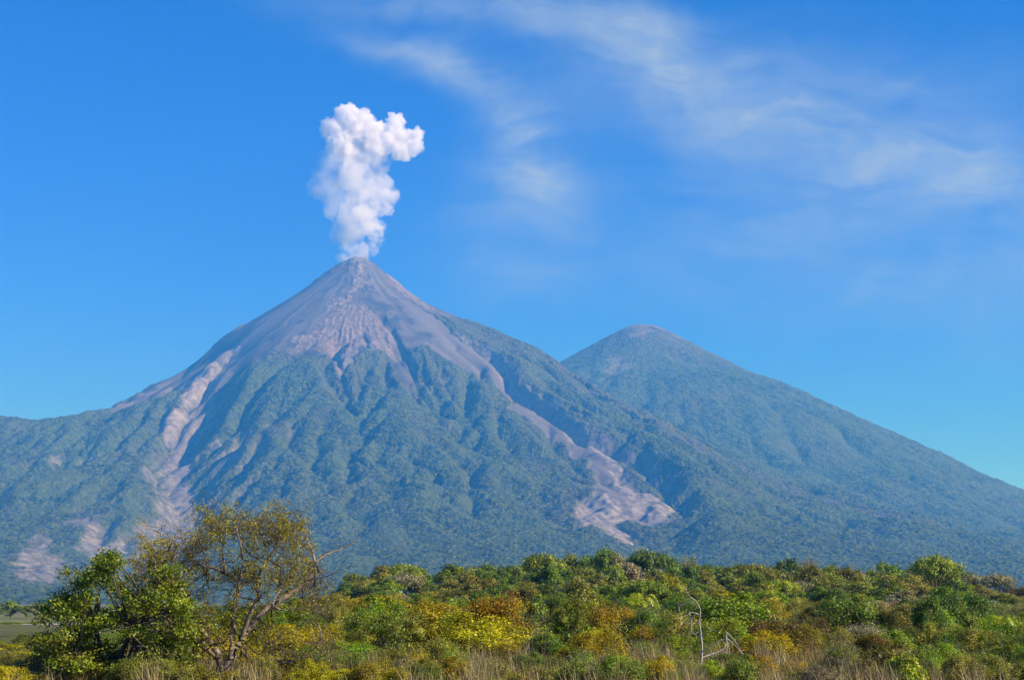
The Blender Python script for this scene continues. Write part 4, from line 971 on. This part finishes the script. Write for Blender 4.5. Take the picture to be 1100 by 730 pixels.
# ---------------------------------------------------------------- pale sand bar by the river, left
ys = np.linspace(470, 590, 13); xs = np.linspace(-190, -122, 35); X, Y = np.meshgrid(xs, ys)
X = X + 10 * np.sin(Y / 30.0)
me = grid_mesh('sand_bar', X, Y, ground_z(X, Y) + 0.12)
sm = bpy.data.materials.new('pale sand'); sm.use_nodes = True; t = NT(sm.node_tree)
n = t.noise(t.n('ShaderNodeNewGeometry').outputs['Position'], 0.3, 4)
p = t.n('ShaderNodeBsdfPrincipled', {'Base Color': t.mix(n, (0.38, 0.35, 0.30), (0.62, 0.59, 0.53)), 'Roughness': 0.95}); t.n('ShaderNodeOutputMaterial', {'Surface': p.outputs[0]})
tag(link_mesh('sand_bar', me, sm), 'pale sand bar of the river seen through the leafy tree', 'sand bar', kind='structure')

# ---------------------------------------------------------------- low undergrowth and dry grass
def undergrowth():
    g = np.random.default_rng(8); n = 5200
    Y = 46 * (450 / 46) ** g.random(n); X = g.uniform(-0.42, 0.42, n) * Y
    keep = (X / Y > -0.30 + 0.0 * Y) | (Y < 75); keep &= (X / Y > -0.17) | (Y < 120); X = X[keep]; Y = Y[keep]
    h = 0.25 + 0.014 * Y ** 0.9 * g.uniform(0.2, 1, len(Y)); c = np.stack([X, Y, ground_z(X, Y) + 0.4 * h], 1)
    me_all = []
    for lo, hi, size in ((0, 80, 0.10), (80, 160, 0.17), (160, 999, 0.34)):
        m = (Y >= lo) & (Y < hi)
        me_all.append(leaf_mesh('undergrowth', c[m], g.random(m.sum()), 46, 0.5 + 0.0075 * Y[m], size, 3, 0.6, 0.7, flat=0.55))
    for me, k, lb in zip(me_all, ('olive', 'green', 'green'), ('low leafy undergrowth between the near shrubs', 'low leafy undergrowth deep in the thicket', 'leafy undergrowth beneath the trees of the wood')):
        tag(link_mesh('undergrowth', me, LEAF[k]), lb, 'undergrowth', kind='stuff')
undergrowth()

def dry_grass():
    g = np.random.default_rng(21)
    xs = np.array([-20, 40, 90, 170, 240, 330, 390, 450, 520, 580, 640, 700, 750, 800, 880, 960, 1040, 1120]); den = np.array([.6, .9, .5, .8, 1, .7, .3, .8, .8, .6, .4, .9, .8, .5, 1, 1, .8, .6])
    n = 110000; px = g.uniform(-25, 1125, n); Y = g.uniform(42, 62, n)
    tuft = fbm(px / 38.0, Y / 3.0, 55, 3) * 0.5 + 0.5
    keep = g.random(n) < np.interp(px, xs, den) * np.clip(tuft * 3.0 - 1.45, 0.0, 1); px = px[keep]; Y = Y[keep]; tuft = tuft[keep]; n = len(px)
    X = (px - 550) / F_PX * Y; z = ground_z(X, Y)
    hgt = (0.2 + 1.3 * np.clip(tuft, 0, 1)) * g.uniform(0.5, 1.25, n); a = g.uniform(0, 6.283, n); lean = g.uniform(0.05, 0.55, n) * hgt
    w = g.uniform(0.006, 0.016, n); base = np.stack([X, Y, z - 0.03], 1); side = np.stack([np.cos(a), np.sin(a), 0 * a], 1) * w[:, None]
    d = np.stack([np.cos(a + 1.57) * lean, np.sin(a + 1.57) * lean, 0 * a], 1); up = np.array([0, 0, 1.0])
    m1 = base + d * 0.3 + up * (hgt * 0.55)[:, None]; t1 = base + d + up * (hgt * (1 - 0.25 * (lean / hgt)))[:, None]
    v = np.stack([base - side, base + side, m1 + side * 0.8, m1 - side * 0.8, t1 + side * 0.15, t1 - side * 0.15], 1).reshape(-1, 3)
    i = np.arange(n)[:, None] * 6; f = np.concatenate([i + np.array([0, 1, 2, 3]), i + np.array([3, 2, 4, 5])], 0)
    me = np_mesh('dry_grass', v, f); set_attr(me, 'tone', 'FLOAT', np.repeat(np.clip(g.normal(0.5, 0.25, n), 0, 1), 6))
    tag(link_mesh('dry_grass', me, leaf_material('straw', (0.16, 0.12, 0.045), (0.40, 0.32, 0.13), (0.62, 0.53, 0.26), other=((0.22, 0.17, 0.06), (0.55, 0.46, 0.20)))), 'tall dry straw coloured grass along the bottom edge', 'grass', kind='stuff')
dry_grass()
